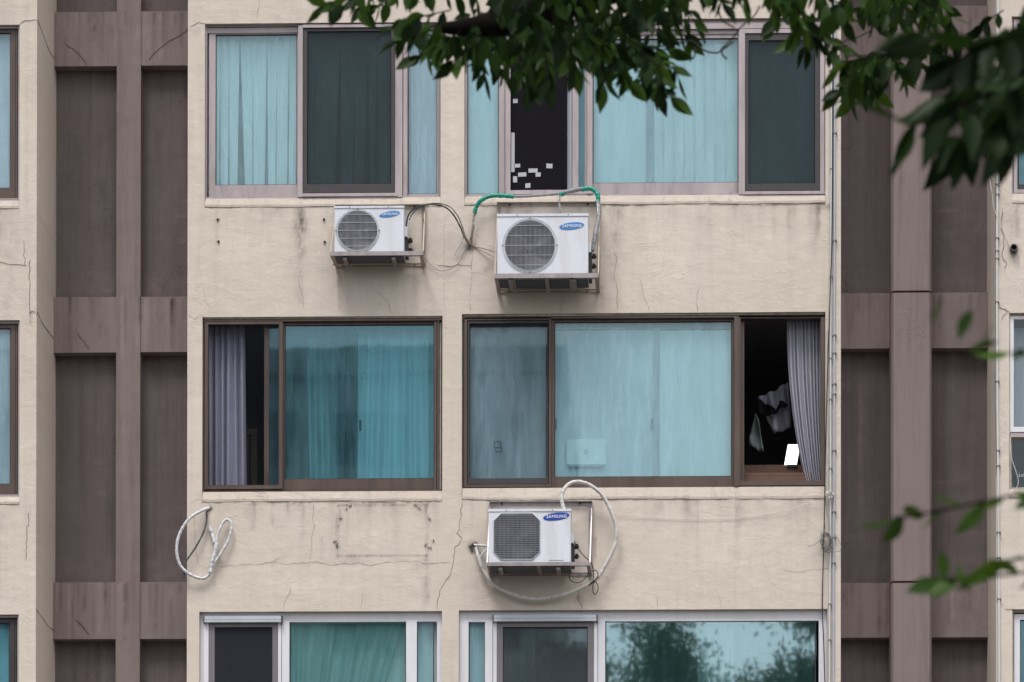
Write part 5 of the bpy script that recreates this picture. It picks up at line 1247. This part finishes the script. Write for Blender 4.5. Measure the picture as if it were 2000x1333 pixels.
q = MB(); limb(q, [(5.4, -25.6, -.02), (5.36, -25.6, 1.5), (5.42, -25.55, 3.5), (5.4, -25.6, 6.3)], .26, .13, 16); q.build('trunk', M['bark'], TREE)
for pts in ([(1484,12),(1472,32),(1450,50),(1430,75),(1410,95)], [(1402,15),(1410,38),(1435,55)], [(1320,85),(1350,80),(1375,98),(1400,103),(1418,92),(1435,80)], [(1408,95),(1412,108),(1420,115)], [(1356,92),(1358,105),(1352,116)], [(1700,60),(1670,75),(1650,80),(1640,110)], [(1650,108),(1690,108),(1730,106)]):
    q = MB(); q.tube(spline([P(a, b, depthY(6.9)) for a, b in pts], 6), .0018, 6); q.build('bare_twig', M['twig'], TREE)

def crown(parent, blobs, n, size, seed, bright=(0, .4)):
    r8 = np.random.default_rng(seed); Cc, Dd = [], []
    wts = np.array([b[3]**2 for b in blobs]); wts = wts/wts.sum()
    cl = []
    for i in range(int(n/14)):
        b = blobs[r8.choice(len(blobs), p=wts)]; v = r8.normal(size=3); v /= np.linalg.norm(v); rr = b[3]*r8.uniform(.35, 1)**.6
        c0 = np.array(b[:3])+v*rr*np.array([1, 1, .8]); cl.append(c0)
        for j in range(14): Cc.append(c0+r8.normal(size=3)*np.array([.32, .32, .20])*size/.09*.8); Dd.append(r8.normal(size=3)*.7+np.array([0, 0, -.9]))
    Cc = np.array(Cc); k = len(Cc)
    return leaves_object('crown', parent, Cc, np.array(Dd), r8.uniform(.8, 1.25, k)*size, r8.uniform(*bright, k), None, seed, 1.1)
crown(TREE, [(3.0,-25.0,6.4,1.3),(4.5,-25.5,8.0,2.0),(2.2,-24.6,8.5,1.9),(6.5,-26,9,2.0),(4.6,-26.5,10.5,2.0),(2.6,-24,10.8,1.7),(1.2,-25.4,6.6,1.2),(4.2,-27.6,6.4,1.2),(3.2,-26.6,7.6,1.4)], 15000, .10, 41)
# trees across the road, behind the camera: they show only as reflections in the lower windows
def far_tree(x, y, h, r, label, seed, tops=()):
    t = empty('street_tree', (x, y, 0), label, 'tree', 'trees mirrored in the lower right window')
    q = MB(); limb(q, [(x, y, -.02), (x+.1, y, h*.3), (x-.1, y+.1, h*.6), (x, y, h*.85)], .3, .06, 12); q.build('trunk', M['bark'], t)
    r9 = random.Random(seed); bl_ = [(x, y, h*.86, r*.55)]; q = MB()
    for i in range(9):
        a = i*2.4; d = r*r9.uniform(.45, .85); z = h*r9.uniform(.45, .86); bl_.append((x+d*math.cos(a), y+d*math.sin(a), z, r*r9.uniform(.3, .5)))
        limb(q, [(x, y, z-1.8), (x+d*.5*math.cos(a), y+d*.5*math.sin(a), z-.8), (x+d*math.cos(a), y+d*math.sin(a), z)], .08, .02, 8)
    q.build('branch', M['bark'], t)
    crown(t, bl_, 5000, .20, seed, (.1, .6)); crown(t, list(tops), 7000, .11, seed+5, (.1, .7))
far_tree(1.2, -38.5, 16.2, 2.4, 'tall tree mirrored darkly at the middle of the lower right window', 51, ((1.2,-38.5,17.3,.62),(1.35,-38.5,16.6,.85),(.9,-38.4,18.0,.42),(1.9,-38.5,16.0,.8),(.6,-38.3,16.4,.35)))
far_tree(4.0, -39.5, 16.0, 2.4, 'lower tree mirrored at the right of the lower right window', 52, ((3.2,-39.5,16.5,.55),(4.0,-39.5,17.0,.6),(4.7,-39.4,16.9,.7),(4.7,-39.4,18.3,.55),(3.6,-39.3,18.6,.3),(2.6,-39.5,16.3,.45)))
far_tree(-1.8, -38.0, 15.2, 1.8, 'small tree mirrored in the screened leaf of the lower right window', 53, ((-1.6,-38,16.3,.5),(-.7,-38,16.9,.45),(-.9,-38.1,16.2,.5)))
# apartment block across the road, mirrored in the left windows
OB = empty('opposite_building', (-13, -70, 0), 'pale apartment block mirrored in the teal glass of the left windows', 'building')
q = MB(); q.box(-25, -2.5, -82, -70, 0, 33); q.build('wall', M['oppwall'], OB)
q = MB(); q.box(-25.4, -2.1, -82.4, -69.6, 33.02, 33.8); q.build('roof', M['oppwall'], OB)
for fl in range(11):
    for c_ in range(6):
        q = MB(); x = -23.6+c_*3.55; q.box(x, x+2.3, -70.0+.003, -69.9, 1.2+fl*2.9, 2.8+fl*2.9); q.build('window', M['oppwin'], OB)
print('objects', len(bpy.data.objects))
